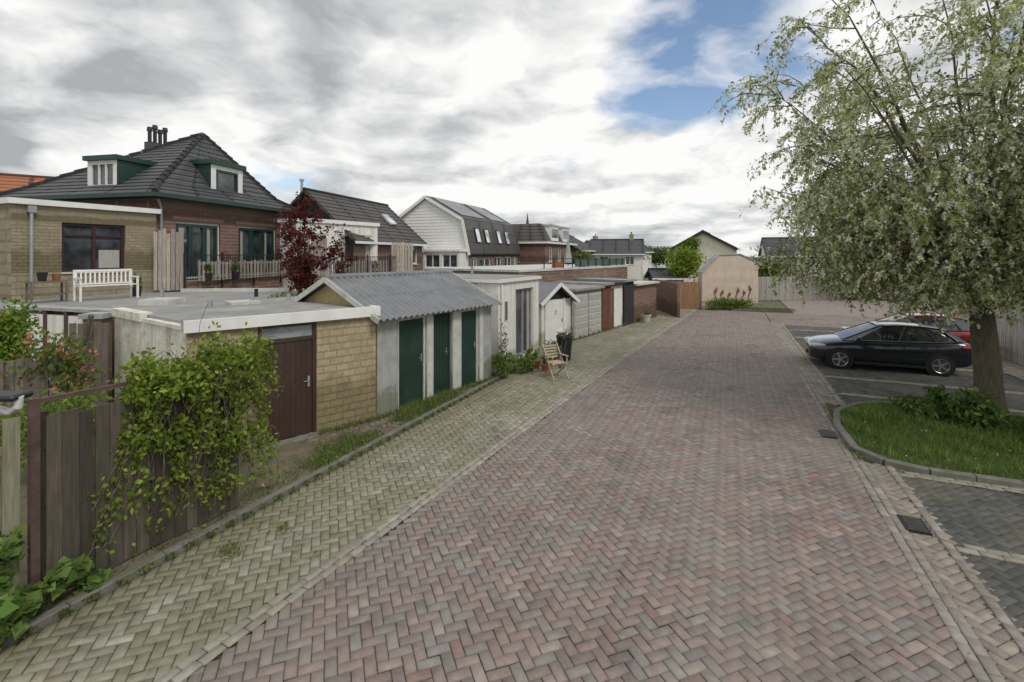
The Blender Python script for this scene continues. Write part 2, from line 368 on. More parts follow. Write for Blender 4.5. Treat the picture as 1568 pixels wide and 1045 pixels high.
for s in (2.6,5.0,7.4,9.55,14.4,16.3,18.9,21.2,23.5,25.8):
    for k in range(2):
        tt=np.arange(2.56+.1*k,7.4,.21); TT.append(tt); SS.append(np.full(len(tt),s+.105*k))
TT=np.concatenate(TT);SS=np.concatenate(SS)
bricks('parking_bay_line',TT,SS,0.,.21,.105,pal(len(TT),[(.34,.32,.26),(.3,.28,.23)],[.5,.5]),pav,z=.014)
T,S,A=herring(7.5,8.4,-1,27.5,lambda t,s:t>0)
bricks('brick_pavement',T,S,A,.21,.105,pal(len(T),[(.28,.26,.22),(.33,.30,.25)],[.5,.5]),pav)

def kerb(name,pts,w=.1,z=.07,step=.9,col=(.18,.175,.15)):
    g=G(); km=mat('kerb_concrete',col,.9,.25,4,dirt=(.10,.11,.055),dirtamt=.6)
    for i in range(len(pts)-1):
        p=Vector(pts[i]);q=Vector(pts[i+1]);L=(q-p).length;n=max(1,round(L/step))
        for k in range(n):
            a=p.lerp(q,k/n+.004/L);b=p.lerp(q,(k+1)/n-.004/L); u=(b-a).normalized();nn=Vector((-u.y,u.x))*w/2
            dz=R.uniform(-.008,.008); a=a+nn*R.uniform(-.12,.12)
            g.hexa([(*(a-nn),-.05),(*(b-nn),-.05),(*(b+nn),-.05),(*(a+nn),-.05),(*(a-nn),z+dz),(*(b-nn),z+dz),(*(b+nn),z+dz),(*(a+nn),z+dz)],km)
    return g.build(name,bev=.012)
kerb('kerb',[SW(-5.95,-1),SW(-5.95,14.1)],z=.075)
isl=[SW(t,s) for t,s in ((9,9.75),(2.9,9.75),(2.35,9.9),(2.02,10.3),(1.98,11.6),(2.15,12.6),(2.6,13.3),(3.2,13.7),(9,13.9))]
kerb('kerb',isl,w=.13,z=.1,step=.55,col=(.22,.2,.17))
kerb('kerb',[SW(-1.9,33.3),SW(3.4,33.6)],z=.1)
g=G(); g.poly([(*SW(-5.98,-2),.03),(*SW(-5.98,14.2),.03),(*SW(-15,14.2),.03),(*SW(-15,-2),.03)][::-1],soil); g.build('garden_bed')
gi=mat('lawn_soil',(.07,.10,.03),.95,.3,4)
g=G(); g.poly([(x,y,.06) for x,y in isl][::-1],gi); g.build('lawn')
for (t,s) in ((2.17,7.82),(1.75,11.1)):
    h=H('street_drain',SW(t,s),dir=(UX,UY)); h['frame'].box(-.2,.2,-.13,.13,-.02,.024,blackm)
    for k in range(7): h['grate'].box(-.17+k*.052,-.145+k*.052,-.1,.1,.0245,.03,mat('cast_iron',(.09,.085,.08),.6))
    h.done()

# ------------------------------------------------------------------ garages left
h=H('brick_garage',(-5.39,8.0),(-2.89,10.25)); L=h.L
door=(1.08,2.13,.03,2.2); D=(-.77,3.29); Cc=(L,4.3)
wall(h['walls'],(0,0),(L,0),0,2.2,[door],ybrick,.1)
wall(h['walls'],(L,0),Cc,0,2.2,[],ybrick)
wall(h['walls'],Cc,D,0,2.2,[],ybrick)
wall(h['side_wall'],D,(0,0),0,2.24,[],roughpl)
wbox(h['side_wall'],D,(0,0),1.6,3.3,-.03,.14,2.242,2.31,roughpl); wbox(h['side_wall'],D,(0,0),.0,1.5,-.05,.16,2.242,2.40,roughpl)
h['roof'].prism([(.1,-.03),(L-.03,-.03),(L-.03,4.3),(-.7,3.25)],2.2,2.36,roofing)
h['fascia'].box(-.05,L+.05,-.12,-.033,2.21,2.41,white); h['fascia'].box(-.05,.1,-.03,.2,2.25,2.412,metal)
h['fascia'].box(L-.028,L+.05,-.03,4.3,2.205,2.405,white)
d=h['door']; a,b,c,e=door
d.box(a,a+.07,.02,.09,c,e,brownd); d.box(b-.07,b,.02,.09,c,e,brownd); d.box(a+.07,b-.07,.02,.09,e-.06,e,brownd); d.box(a+.07,b-.07,.02,.09,1.86,1.93,brownd)
d.box(a+.07,b-.07,.05,.085,c,1.86,brownd)
for k in range(9): d.box(a+.075+k*.1,a+.165+k*.1,.044,.0495,c+.02,1.85,brownd)
d.box(a+.07,b-.07,.06,.07,1.93,e-.06,glassmat('wired_glass',(.12,.14,.14),.2))
d.box(b-.16,b-.12,.03,.043,.95,1.15,metal); d.bar((b-.24,.02,1.06),(b-.13,.02,1.06),.015,.015,metal)
h['step'].box(a-.05,b+.05,-.22,-.005,.02,.045,greyc)
h['roof_light'].box(1.2,1.8,2.6,3.2,2.362,2.43,lgrey)
for k in range(3): h['vent'].tube([(2.6-k*.9,3.2-.3*k,2.36),(2.6-k*.9,3.2-.3*k,2.52)],.05,metal,8)
h.done()
h=H('garden_shed',(-2.86,10.27),(-.58,13.51)); L=h.L
doors=[(.575,1.434),(1.69,2.34),(2.69,3.40)]
wall(h['walls'],(0,0),(L,0),0,2.16,[(a,b,.05,2.06) for a,b in doors],greyc,.12)
for a,b in ((1.434,1.69),(2.34,2.69),(3.40,3.62)):
    h['pillars'].box(a+.03,b-.03,-.015,-.003,.0,2.05,lgrey)
h['walls'].poly([(0,3.2,0),(0,0,0),(0,0,2.16),(0,1.6,2.88),(0,3.2,2.16)],mat('gable_boards',(.42,.34,.16),.8,.3,4,stretch=(1,8,1)))
h['walls'].poly([(L,0,0),(L,3.2,0),(L,3.2,2.16),(L,1.6,2.88),(L,0,2.16)],greyc)
for i,(a,b) in enumerate(doors):
    d=h['door_%d'%(i+1)]; th=.05 if i!=1 else .09
    fm=lgrey if i!=1 else greend
    d.box(a,a+.05,th-.02,.12,.05,2.06,fm); d.box(b-.05,b,th-.02,.12,.05,2.06,fm); d.box(a+.05,b-.05,th-.02,.12,2.01,2.06,fm)
    d.box(a+.055,b-.055,th,th+.04,.06,2.0,greend)
    for z in (.4,1.7): d.box(a+.05,a+.17,th-.008,th-.002,z,z+.03,blackm)
    if i==1:
        for k in range(5): d.box(a+.07+k*.105,a+.165+k*.105,th-.012,th-.002,.08,1.98,greend)
    d.box(b-.13,b-.1,th-.012,th-.001,1.0,1.17,metal); d.bar((b-.2,th-.03,1.08),(b-.11,th-.03,1.08),.015,.015,metal)
h['beam'].box(-.02,L,-.06,-.004,2.062,2.15,greyc)
def corrsheet(g,a0,a1,b0,z0,b1,z1,m,amp=.028,per=.17,n=9,rows=4,th=.012):
    na=int((a1-a0)/per*n); P=[]
    ln=math.hypot(b1-b0,z1-z0); nb=-(z1-z0)/ln; nz=(b1-b0)/ln
    if nz<0: nb,nz=-nb,-nz
    for r in range(rows+1):
        f=r/rows; row=[]
        for i in range(na+1):
            a=a0+(a1-a0)*i/na; d=amp*math.sin(2*math.pi*(a-a0)/per)
            row.append((a,b0+(b1-b0)*f+nb*d,z0+(z1-z0)*f+nz*d))
        P.append(row)
    for r in range(rows):
        for i in range(na): g.poly([P[r][i],P[r][i+1],P[r+1][i+1],P[r+1][i]],m)
    for i in range(na): g.poly([P[0][i],(P[0][i][0],P[0][i][1],P[0][i][2]-th),(P[0][i+1][0],P[0][i+1][1],P[0][i+1][2]-th),P[0][i+1]],m)
for k in range(2):
    corrsheet(h['roof'],-.18,L+.1,-.28+k*.93,2.14+k*.405+.012*k,.72+k*.93-.03*k,2.576+k*.405,corr)
corrsheet(h['roof'],-.18,L+.1,3.45,2.1,1.63,2.97,corr)
g=h['ridge']; g.tube([(-.2,1.61,2.975),(L+.12,1.61,2.975)],.075,corr,10)
h['verge'].bar((-.2,-.28,2.12),(-.2,1.6,2.93),.03,.12,lgrey); h['verge'].bar((-.2,1.6,2.93),(-.2,3.4,2.1),.03,.12,lgrey)
h['verge'].bar((L+.12,-.28,2.12),(L+.12,1.6,2.93),.03,.1,lgrey)
h.done()
h=H('white_annex',(-.40,14.2),(.925,16.7)); L=h.L
ops=[(1.1,2.4,.25,2.4)]
wall(h['walls'],(0,0),(L,0),0,2.66,ops,stucco,.15); wall(h['walls'],(0,5),(0,0),0,2.66,[],stucco); wall(h['walls'],(L,0),(L,5),0,2.66,[],stucco)
win(h['window'],(0,0),(L,0),ops[0],mat('grey_frame',(.3,.31,.33),.5),2,1,.15,curt=True)
h['roof'].box(-.06,L+.06,-.08,5,2.662,2.76,white)
h['roof'].box(0,L,.0,4.9,2.762,2.78,roofing)
h['downpipe'].tube([(.12,-.06,.1),(.12,-.06,2.6)],.035,white,8)
h['rooftop_pipe'].tube([(1.7,2,2.78),(1.7,2,3.1)],.05,metal,8); h['small_window'].box(.35,.55,-.02,-.003,1.5,2.1,lgrey); h['small_window'].box(.38,.52,-.028,-.021,1.53,2.07,glass)
h.done()
h=H('gabled_shed',(1.12,18.4),(2.35,19.45)); L=h.L
h['walls'].poly([(0,0,0),(L,0,0),(L,0,1.75),(L/2,0,2.3),(0,0,1.75)],stucco)
h['walls'].poly([(0,3,0),(0,0,0),(0,0,1.75),(0,3,1.75)],stucco); h['walls'].poly([(L,0,0),(L,3,0),(L,3,1.75),(L,0,1.75)],stucco)
h['gable_boards'].poly([(0,-.01,1.75),(L,-.01,1.75),(L/2,-.01,2.3)],darkin)
for s in (-1,1):
    x0=L/2-s*(L/2+.25)
    h['roof'].hexa([(x0,-.25,1.6),(L/2,-.25,2.33),(L/2,3,2.33),(x0,3,1.6),(x0,-.25,1.66),(L/2,-.25,2.4),(L/2,3,2.4),(x0,3,1.66)],corr)
h['bargeboard'].bar((-.25,-.27,1.6),(L/2,-.27,2.35),.03,.13,white); h['bargeboard'].bar((L/2,-.27,2.35),(L+.25,-.27,1.6),.03,.13,white)
h['door'].box(.25,1.15,-.05,-.01,0.03,1.72,white); h['door'].box(.15,.24,-.06,-.005,0,1.78,white); h['door'].box(1.16,1.25,-.06,-.005,0,1.78,white)
ring=[(.72+.055*math.cos(a),-.056,1.25+.09*math.sin(a)) for a in np.linspace(0,2*math.pi,17)]
h['house_number'].tube(ring,.009,mat('red_paint',(.45,.10,.08),.4),6)
h['door'].box(1.05,1.1,-.08,-.052,.85,1.0,metal)
h.done()
h=H('garage_row',(2.45,19.7),(8.15,27.3)); L=h.L
bb_=mat('brown_boards',(.16,.07,.04),.7,.4,6)
segs=[(0,2.6,lgrey,'p'),(2.62,3.6,bb_,'w'),(3.62,4.9,lgrey,'d'),(4.92,6.3,darkin,'g'),(6.32,L,rbrick,'b')]
for i,(a,b,m,k) in enumerate(segs):
    zt=[2.0,2.1,2.05,2.15,1.9][i]
    h['walls'].box(a,b,0,4,0,zt,[greyc,m,stucco,m,rbrick][i])
    h['roof'].box(a-.05,b+.0,-.2,4,zt+.002,zt+.1,[roofing,roofing,darkin,roofing,lgrey][i])
    if k=='p':
        for q in range(2):
            x=a+.12+q*1.25; h['garage_doors'].box(x,x+1.15,-.05,-.004,.05,1.85,lgrey)
            for z in np.arange(.15,1.7,.28): h['garage_doors'].box(x+.04,x+1.11,-.07,-.052,z,z+.2,mat('garage_panel',(.45,.46,.43),.6,.2,dirt=(.25,.25,.2)))
    if k=='w':
        for x in np.arange(a+.05,b-.1,.13): h['boards'].box(x,x+.115,-.04,-.004,.05,1.95,m)
    if k=='d':
        h['garage_doors'].box(a+.25,b-.25,-.05,-.004,.05,1.9,white); h['garage_doors'].box(a+.05,a+.2,-.05,-.004,.05,1.9,bb_)
    if k=='g':
        h['garage_doors'].box(a+.1,b-.1,-.05,-.004,.05,2.0,mat('black_door',(.03,.03,.035),.5))
h.done()
h=H('terrace_building',(.3,21.2),(7.3,30.6)); L=h.L
wall(h['walls'],(0,0),(L,0),0,2.72,[],rbrick2); wall(h['walls'],(0,6),(0,0),0,2.72,[],rbrick2); wall(h['walls'],(L,0),(L,6),0,2.72,[],rbrick2)
h['roof'].box(-.05,L+.05,-.05,6,2.722,2.82,lgrey)
for x in np.arange(2.2,L,.9): h['railing'].box(x,x+.04,.1,.14,2.82,3.3,blackm)
h['railing'].box(2.2,L,.1,.14,3.28,3.31,blackm)
h['windscreen'].box(5.25,L-.05,.145,.15,2.86,3.25,mat('green_netting',(.06,.12,.09),.8,.2))
for x in (4.0,6.5,9.5): h['terrace_planters'].box(x,x+.7,.5,.8,2.82,3.15,terr)
h['garden_parasol'].bar((8.6,2.5,2.82),(8.6,2.5,4.4),.04,.04,blackm)
h['garden_parasol'].tube([(8.6,2.5,3.0),(8.6,2.5,4.3)],[.28,.05],mat('grey_canvas',(.3,.33,.32),.8),6)
h.done()

def fence(name,A,B,z0,z1,bw=.11,gap=.012,col=(.2,.17,.13),var=.25,rails=2,posts=None,jz=.03,lean=.012,cap=False):
    L,P=fr(A,B); e=H(name,A,B); g=e['boards']; x=0
    while x<L-bw*.5:
        w=bw*R.uniform(.88,1.08); zt=z1+R.uniform(-jz,jz); k=R.uniform(1-var,1+var); c=[q*k*R.uniform(.95,1.05) for q in col]
        dx=R.uniform(-lean,lean); zb=z0+R.uniform(0,.02); yo=R.uniform(-.006,.006)
        g.hexa([(x,yo,zb),(x+w,yo,zb),(x+w,.02,zb),(x,.02,zb),(x+dx,yo,zt),(x+w+dx,yo,zt+R.uniform(-.008,.008)),(x+w+dx,.02,zt),(x+dx,.02,zt)],wood,c); x+=w+gap
    for i in range(rails):
        z=z0+(z1-z0)*(.18+.64*i/max(1,rails-1)); e['rails'].box(0,L,.021,.06,z,z+.08,wood,[q*.8 for q in col])
    if posts:
        for x in np.arange(0,L+.01,posts): e['posts'].box(x-.04,x+.04,.062,.14,z0,z1+.04,wood,[q*.7 for q in col])
    if cap: e['cap'].box(-.02,L+.02,-.02,.06,z1+.035,z1+.07,wood,col)
    return e.done()
fence('wooden_fence',(-4.64,4.82),(-3.75,6.6),.06,1.88,.13,.006,(.092,.078,.055),.33,rails=3,posts=1.0,jz=.03)
fence('wooden_fence',(-5.55,3.15),(-4.78,4.62),.06,1.93,.12,.015,(.33,.31,.23),.25,rails=3,posts=1.5,jz=.02)
rust=mat('rusty_steel',(.10,.06,.055),.7,.4,8)
h=H('rusty_post_rail',(-4.66,4.72),(-3.75,6.75)); L=h.L
h['post'].box(-.05,.02,-.06,.01,0,2.1,rust); h['rail'].bar((0,-.02,2.07),(L,-.02,2.02),.045,.04,rust); h.done()
h=H('drain_pipe',(-4.88,4.75),dir=(1,0)); h['pipe'].tube([(-.5,.2,1.95),(-.15,.1,1.92),(-.02,.05,1.99),(0,.04,2.1)],.035,white,10); h['hopper'].box(-.4,.02,-.05,.18,2.06,2.12,blackm); h.done(hopper=dict(bev=.02))

def vine(name,A,B,z0,z1,n,thick=.3,size=.04,col=(.17,.25,.035),c2=(.29,.35,.08),strands=60,lowf=None,thr=-.45):
    A=np.array(A);B=np.array(B);e=bpy.data.objects.new(name,None);COL.objects.link(e)
    d=B-A;L=np.linalg.norm(d);u=d/L;nn=np.array([u[1],-u[0]])
    g=G();P=[];Wt=[]
    for i in range(strands):
        t=R.random(); o=R.uniform(.02,thick)*(.4+.6*math.sin(3.1*t)**2+.2); top=z1+R.uniform(-.2,.1)
        lo=z0 if lowf is None else lowf(t)
        zb=lo+(1-R.random()**.5)*(z1-lo)*.95
        x=A+u*t*L+nn*o; z=top; pts=[]; dr=R.uniform(-.045,.045)
        while z>zb:
            pts.append((x[0],x[1],z)); z-=.1; x=x+u*(R.uniform(-.04,.04)+dr)+nn*R.uniform(-.02,.02)
        if len(pts)>2:
            g.tube(pts,.004,bark,3,cap=False); P+=pts; Wt+=[1.0+R.random()]*len(pts)
    P=np.array(P); k=rng.choice(len(P),n,p=np.array(Wt)/sum(Wt)); Q=P[k]+rng.normal(0,.05,(n,3))
    m=int(n*.45); t=rng.random(m)*1.12-.06; tt=rng.normal(0,.15,(m,1)); top=np.array([*A,0])+np.c_[u[0]*t*L,u[1]*t*L,np.zeros(m)]+np.c_[nn[0]*(thick*.4+tt),nn[1]*(thick*.4+tt),np.zeros(m)]
    top[:,2]=z1-.03+rng.normal(0,.13,m)+.10*np.sin(t*11+1)+.08*np.sin(t*23)-.1*(np.abs(t-.5)*2)**3
    Q=np.r_[Q,top]; s=(Q[:,:2]-A)@u
    keep=(np.sin(s*7.3+Q[:,2]*3.1)*np.sin(s*3.9-Q[:,2]*6.3+1.3)+.3*np.sin(s*17+Q[:,2]*13)>thr)|(Q[:,2]>z1-.2); Q=Q[keep]
    U,V=leafdirs(len(Q),size,.6,(0,0,-.5))
    cloudmesh('leaves',Q,U,V,cols(len(Q),col,.4,c2,.4),leafm,e); g.build('stems',e); return e
vine('climbing_vine',(-4.38,5.5),(-3.78,6.8),.3,2.06,8600,.42,.035,strands=150,lowf=lambda t:.22+1.0*max(0,math.sin(t*4.6))**2 if t>.2 else .25,thr=-.38)
vine('climbing_vine',(-4.1,6.7),(-3.7,7.2),1.3,2.12,1000,.3,.038,strands=22)
g=G()
for i in range(46):
    p=Vector((-3.85+R.uniform(-.6,.15),6.9+R.uniform(-1.0,.2),2.0)); d=Vector((R.uniform(-.3,.8),R.uniform(-.5,.5),R.uniform(.1,.8))).normalized(); pts=[]
    for k in range(17):
        pts.append(p.copy()); p+=d*.055; d+=Vector((R.uniform(-.25,.25),R.uniform(-.25,.25),-.16)); d.normalize()
    g.tube(pts,.0035,rust,3,cap=False)
g.build('vine_tendrils')
for (x,y,z,r,n) in ((-4.42,4.85,.28,.2,170),(-4.62,4.42,.32,.3,330),(-4.75,4.5,.8,.2,120),(-4.55,4.25,.35,.25,200),(-4.35,5.0,.14,.16,80)):
    bush('hollyhock_plant',(x,y,z),(r,r,r*.9),n,.065,(.13,.22,.055),(.2,.30,.085),.4,asp=.8,clumps=8)

h=H('garden_wall',(-11.6,11.5),(-8.75,10.6)); L=h.L
for k in range(4): h['panels'].box(.1+k*.72,.72+k*.72,0,.08,0,2.1,stucco); h['posts'].box(.725+k*.72,.815+k*.72,-.03,.12,0,2.2,mat('dark_post',(.09,.06,.05),.9))
h['coping'].box(0,L,-.04,.14,2.202,2.27,greyc); h.done()
h=H('brick_pier',(-8.55,9.75),dir=(1,.1)); h['pier'].box(-.1,.25,0,.3,0,2.2,brickmat('old_brick',(.3,.17,.1),(.2,.15,.1),(.2,.18,.15))); h['coping'].box(-.15,.3,-.05,.35,2.202,2.3,greyc); h.done()
fence('wooden_fence',(-8.6,9.4),(-8.0,9.5),0,2.15,.13,.01,(.16,.13,.11),.3)
bush('garden_shrub',(-6.7,7.2,1.0),(1.1,.8,.65),2600,.05,(.17,.25,.055),(.24,.31,.085),.4,clumps=22)
bush('garden_shrub',(-8.0,8.4,1.45),(.85,.5,.8),1700,.05,(.15,.21,.05),(.50,.19,.15),.16,clumps=16)
bush('ivy_hedge',(-9.75,9.35,1.55),(.75,.5,1.05),3600,.05,(.13,.23,.035),(.24,.32,.06),.4,clumps=22)
bush('garden_shrub',(-5.4,6.6,.9),(.5,.6,.6),900,.045,(.15,.23,.055),(.24,.30,.085),.3)
fence('wooden_fence',(-9.4,8.1),(-7.7,8.3),0,1.7,.13,.01,(.16,.14,.115),.3)
g=G(); g.tube([(-8.9,9.2,.6),(-8.3,9.3,1.6),(-8.0,9.2,2.35)],.05,bark,6); g.build('leaning_log')
bush('garden_shrub',(-6.4,13.9,2.15),(.9,.5,.28),900,.05,(.14,.22,.05),(.2,.28,.08),.4)

def strip(name,pts,n,h,spread,col=(.15,.21,.055),c2=(.24,.25,.13),size=.022):
    e=bpy.data.objects.new(name,None);COL.objects.link(e)
    pts=np.array(pts,float);k=rng.integers(0,len(pts),n);P=np.c_[pts[k]+rng.normal(0,spread,(n,2)),np.full(n,.03)]
    blades('grass_blades',P,h,col,c2,.005,e)
    Q=P[:n//2]+np.c_[np.zeros((n//2,2)),rng.uniform(.01,h*.8,n//2)]; U,V=leafdirs(len(Q),size,.6)
    cloudmesh('weed_leaves',Q,U,V,cols(len(Q),col,.3,(.24,.31,.09),.4),leafm,e)
strip('weeds',[SW(-6.25,s) for s in np.linspace(8.3,10.2,9)]+[SW(-6.5,8.9),SW(-6.6,9.2)],2600,.14,.12)
strip('weeds',[SW(-6.2,s) for s in np.linspace(6.0,7.2,6)]+[SW(-6.5,6.5),SW(-6.5,7.0)],1500,.13,.14)
strip('weeds',[SW(-6.25,s) for s in np.linspace(.5,13.5,40)],2400,.06,.13,(.12,.15,.05))
strip('weeds',[(-5.3+2.4*f+.06,7.9+2.2*f) for f in np.linspace(.65,1,8)]+[(-2.8+2.2*f,10.15+3.2*f) for f in np.linspace(0,1,22)],1500,.1,.05,(.14,.18,.05))
strip('weeds',[(2.3+5.6*f,19.45+7.5*f) for f in np.linspace(0,1,24)],900,.12,.08,(.14,.18,.05),size=.035)
strip('weeds',[SW(-5.85,s) for s in np.linspace(1,13,50)],2200,.04,.035,(.12,.15,.05))
strip('weeds',[SW(2.0,s) for s in np.linspace(9.9,13,20)],500,.05,.03,(.14,.17,.06))
strip('pavement_moss_tufts',[(-3.3,5.6),(-3.35,5.7),(-2.9,6.1)],160,.05,.07,(.18,.2,.06))
strip('pavement_moss_tufts',[SW(-5.2+.9*R.random(),R.uniform(3,14)) for _ in range(50)],700,.02,.05,(.16,.17,.06),size=.012)
T_=rng.uniform(-6.9,-6.05,1200); S_=rng.uniform(4.5,13,1200); XY=[SW(a,b) for a,b in zip(T_,S_)]
Q=np.c_[np.array(XY),np.full(1200,.036)]; U,V=leafdirs(1200,.018,.6); U[:,2]*=.2;V[:,2]*=.2
cloudmesh('fallen_leaves',Q,U,V,cols(1200,(.28,.2,.1),.4,(.13,.17,.05),.4),leafm)
T_=np.r_[rng.uniform(1.2,2.4,260),rng.uniform(-5.9,-5.3,200),rng.uniform(2,7,500)]; S_=np.r_[rng.uniform(3,14,460),rng.uniform(7,19,500)]; XY=[SW(a,b) for a,b in zip(T_,S_)]
Q=np.c_[np.array(XY),np.full(960,.022)]; U,V=leafdirs(960,.014,.6); U[:,2]*=.15;V[:,2]*=.15
cloudmesh('fallen_petals',Q,U,V,cols(960,(.45,.40,.28),.4,(.24,.22,.1),.4),leafm)
T,S,A=herring(-7.0,-6.02,10.6,14,lambda t,s:t>-7.2); bricks('brick_pavement',T,S,A,.21,.105,pal(len(T),[(.17,.155,.13),(.21,.2,.165)],[.5,.5]),pav,z=.04)
T,S,A=herring(-7.6,-6.1,6.7,8.6,lambda t,s:t>-9); bricks('brick_pavement',T,S,A,.21,.105,pal(len(T),[(.19,.13,.11),(.21,.18,.15)],[.5,.5]),pav,z=.04)

bush('border_shrub',(-.25,13.6,.4),(.45,.35,.42),1100,.04,(.13,.20,.05),(.2,.26,.08),.4)
bush('border_shrub',(.3,14.3,.3),(.5,.4,.32),1000,.04,(.12,.18,.045),(.2,.27,.08),.4)
bush('climbing_rose',(-.28,14.0,.9),(.16,.16,.7),350,.03,(.2,.12,.07),(.15,.2,.06),.4)
def pot(x,y,r,hh,m,plant=True,pc=(.14,.23,.05)):
    h=H('potted_plant',(x,y),dir=(1,0)); h['pot'].tube([(0,0,.01),(0,0,hh*.85),(0,0,hh*.86),(0,0,hh)],[r*.7,r*.95,r*1.08,r*1.08],m,14)
    h['soil'].tube([(0,0,hh),(0,0,hh+.005)],r*.9,soil,14)
    e=h.done()
    if plant: bush('foliage',(0,0,hh+.16),(r*1.3,r*1.3,.22),200,.035,pc,(.24,.33,.09),.3,parent=e,clumps=7)
tealp=mat('teal_pot',(.05,.13,.13),.5)
pot(.75,14.9,.14,.25,terr); pot(1.1,15.3,.16,.28,blackm); pot(1.3,16.2,.2,.35,tealp); pot(1.0,14.5,.13,.22,terr); pot(1.75,17.0,.2,.4,blackm)
pot(.55,14.55,.12,.2,blackm); pot(1.45,15.55,.15,.26,terr); pot(.62,15.15,.15,.3,tealp); pot(1.15,14.85,.1,.18,terr); pot(2.0,17.6,.16,.3,terr)
pot(6.9,24.9,.25,.4,lgrey)
h=H('black_bin',(1.75,16.1),dir=(1,0)); h['bin'].tube([(0,0,0),(0,0,.75),(0,0,.76),(0,0,.82)],[.2,.27,.29,.27],blackm,18); h['lid'].tube([(0,0,.82),(0.02,0,.88),(0,0,.9)],[.28,.2,.06],blackm,12); h.done()
h=H('wooden_garden_chair',(1.25,13.75),dir=(.9,.45)); wc=mat('chair_wood',(.46,.38,.28),.7,.25,8); g=h['seat']
for k in range(6): g.box(-.22,.22,-.2+k*.07,-.145+k*.07,.43,.45,wc)
g=h['backrest']
for k in range(5): g.bar((-.22,.24+k*.025,.55+k*.075),(.22,.24+k*.025,.55+k*.075),.018,.05,wc)
g=h['frame']
for s in (-.24,.24):
    g.bar((s,-.28,0),(s,.36,.92),.025,.035,wc); g.bar((s*.9,.3,0),(s*.9,-.22,.43),.025,.035,wc); g.bar((s,-.25,.63),(s,.22,.63),.05,.02,wc); g.bar((s,-.2,.43),(s,-.2,.63),.02,.03,wc)
h.done()
h=H('bicycle',(1.5,14.95),dir=(.3,.95)); bm=blackm
for x in (0,1.05):
    ring=[(x+.33*math.cos(a),0,.34+.33*math.sin(a)) for a in np.linspace(0,2*math.pi,25)]
    h['wheel_%d'%(1+(x>0))].tube(ring,.018,bm,6,cap=False)
    for a in np.linspace(0,math.pi,7)[:-1]: h['wheel_%d'%(1+(x>0))].bar((x+.32*math.cos(a),0,.34+.32*math.sin(a)),(x-.32*math.cos(a),0,.34-.32*math.sin(a)),.003,.003,metal)
f=h['frame']
for p,q in (((0,0,.34),(.42,0,.3)),((0,0,.34),(.3,0,.8)),((.42,0,.3),(.28,0,.9)),((.3,0,.8),(.88,0,.85)),((.42,0,.3),(.88,0,.75)),((1.05,0,.34),(.86,0,1.0))): f.tube([p,q],.016,bm,6)
h['saddle'].box(.15,.4,-.07,.07,.9,.95,bm); h['handlebar'].tube([(.7,-.28,1.02),(.86,-.1,1.06),(.86,.1,1.06),(.7,.28,1.02)],.013,metal,6); h['headlight'].tube([(.95,0,.9),(1.0,0,.9)],.05,white,8); h.done()

# ------------------------------------------------------------------ low flat roofs & decks
h=H('flat_roofed_extension',(0,0),dir=(1,0)); g=h['walls']
g.prism([(-18,13.0),(-12.2,11.9),(-8.6,10.9),(-6.5,13.3),(-7.5,18),(-12,18.5),(-18,16)],0,2.15,rbrick2,mtop=roofing)
g.prism([(-11.92,17.53),(-10.38,24.23),(-11.6,24.6),(-13.2,17.8)],0,2.5,rbrick,mtop=roofing)
g.prism([(-8.75,21.3),(-5.5,26.4),(-7.5,27.5),(-11,23)],0,2.4,rbrick,mtop=roofing)
g.prism([(-9.5,18.6),(-7.21,18.4),(-5.0,21.5),(-2.2,26),(-5.6,27),(-9,27.5)],0,2.0,rbrick2,mtop=roofing)
h['edge'].prism([(-12.2,11.8),(-8.55,10.8),(-8.6,10.95),(-12.2,11.95)],2.152,2.25,lgrey)
h['roof_edge'].bar((-11.9,17.4,2.2),(-7.5,17.9,2.2),.1,.14,lgrey)
h['roof_vents'].tube([(-10.5,14.5,2.15),(-10.5,14.5,2.5)],.06,metal,8); h['roof_vents'].tube([(-8.2,15.5,2.15),(-8.2,15.5,2.4)],.06,blackm,8)
h['skylight'].box(-9.9,-9.1,12.8,13.5,2.15,2.3,lgrey)
h.done()
def railing(name,A,B,z0,h_=1.0,step=.11):
    e=H(name,A,B); L=e.L
    for x in np.arange(0,L,step): e['bars'].box(x,x+.014,0,.014,z0+.08,z0+h_-.04,blackm)
    for z in (z0+.06,z0+h_-.04): e['rails'].box(0,L,-.01,.025,z,z+.035,blackm)
    for x in np.arange(0,L+.01,max(1.2,L/4)): e['posts'].box(x-.03,x+.03,-.02,.04,z0-.3,z0+h_+.08,blackm)
    return e.done()
railing('balcony_railing',(-11.8,17.45),(-10.3,24.0),2.5)
railing('balcony_railing',(-10.2,24.0),(-8.85,21.3),2.45); railing('balcony_railing',(-8.7,21.25),(-5.5,26.3),2.4)
fence('balcony_slat_screen',(-12.75,17.2),(-11.8,17.5),2.2,4.35,.12,.02,(.40,.365,.31),.2,jz=.12)
fence('balcony_slat_screen',(-11.6,17.9),(-10.3,23.9),2.5,3.25,.1,.09,(.32,.29,.25),.25,jz=.04)
fence('balcony_slat_screen',(-8.6,21.5),(-5.6,26.2),2.4,3.2,.12,.08,(.32,.29,.25),.25,jz=.04)
fence('balcony_slat_screen',(-8.9,20.6),(-8.0,20.9),2.3,4.2,.12,.02,(.36,.32,.28),.2,jz=.08)
fence('balcony_slat_screen',(-6.3,25.3),(-5.2,25.6),2.3,4.1,.12,.02,(.42,.37,.31),.2,jz=.06)

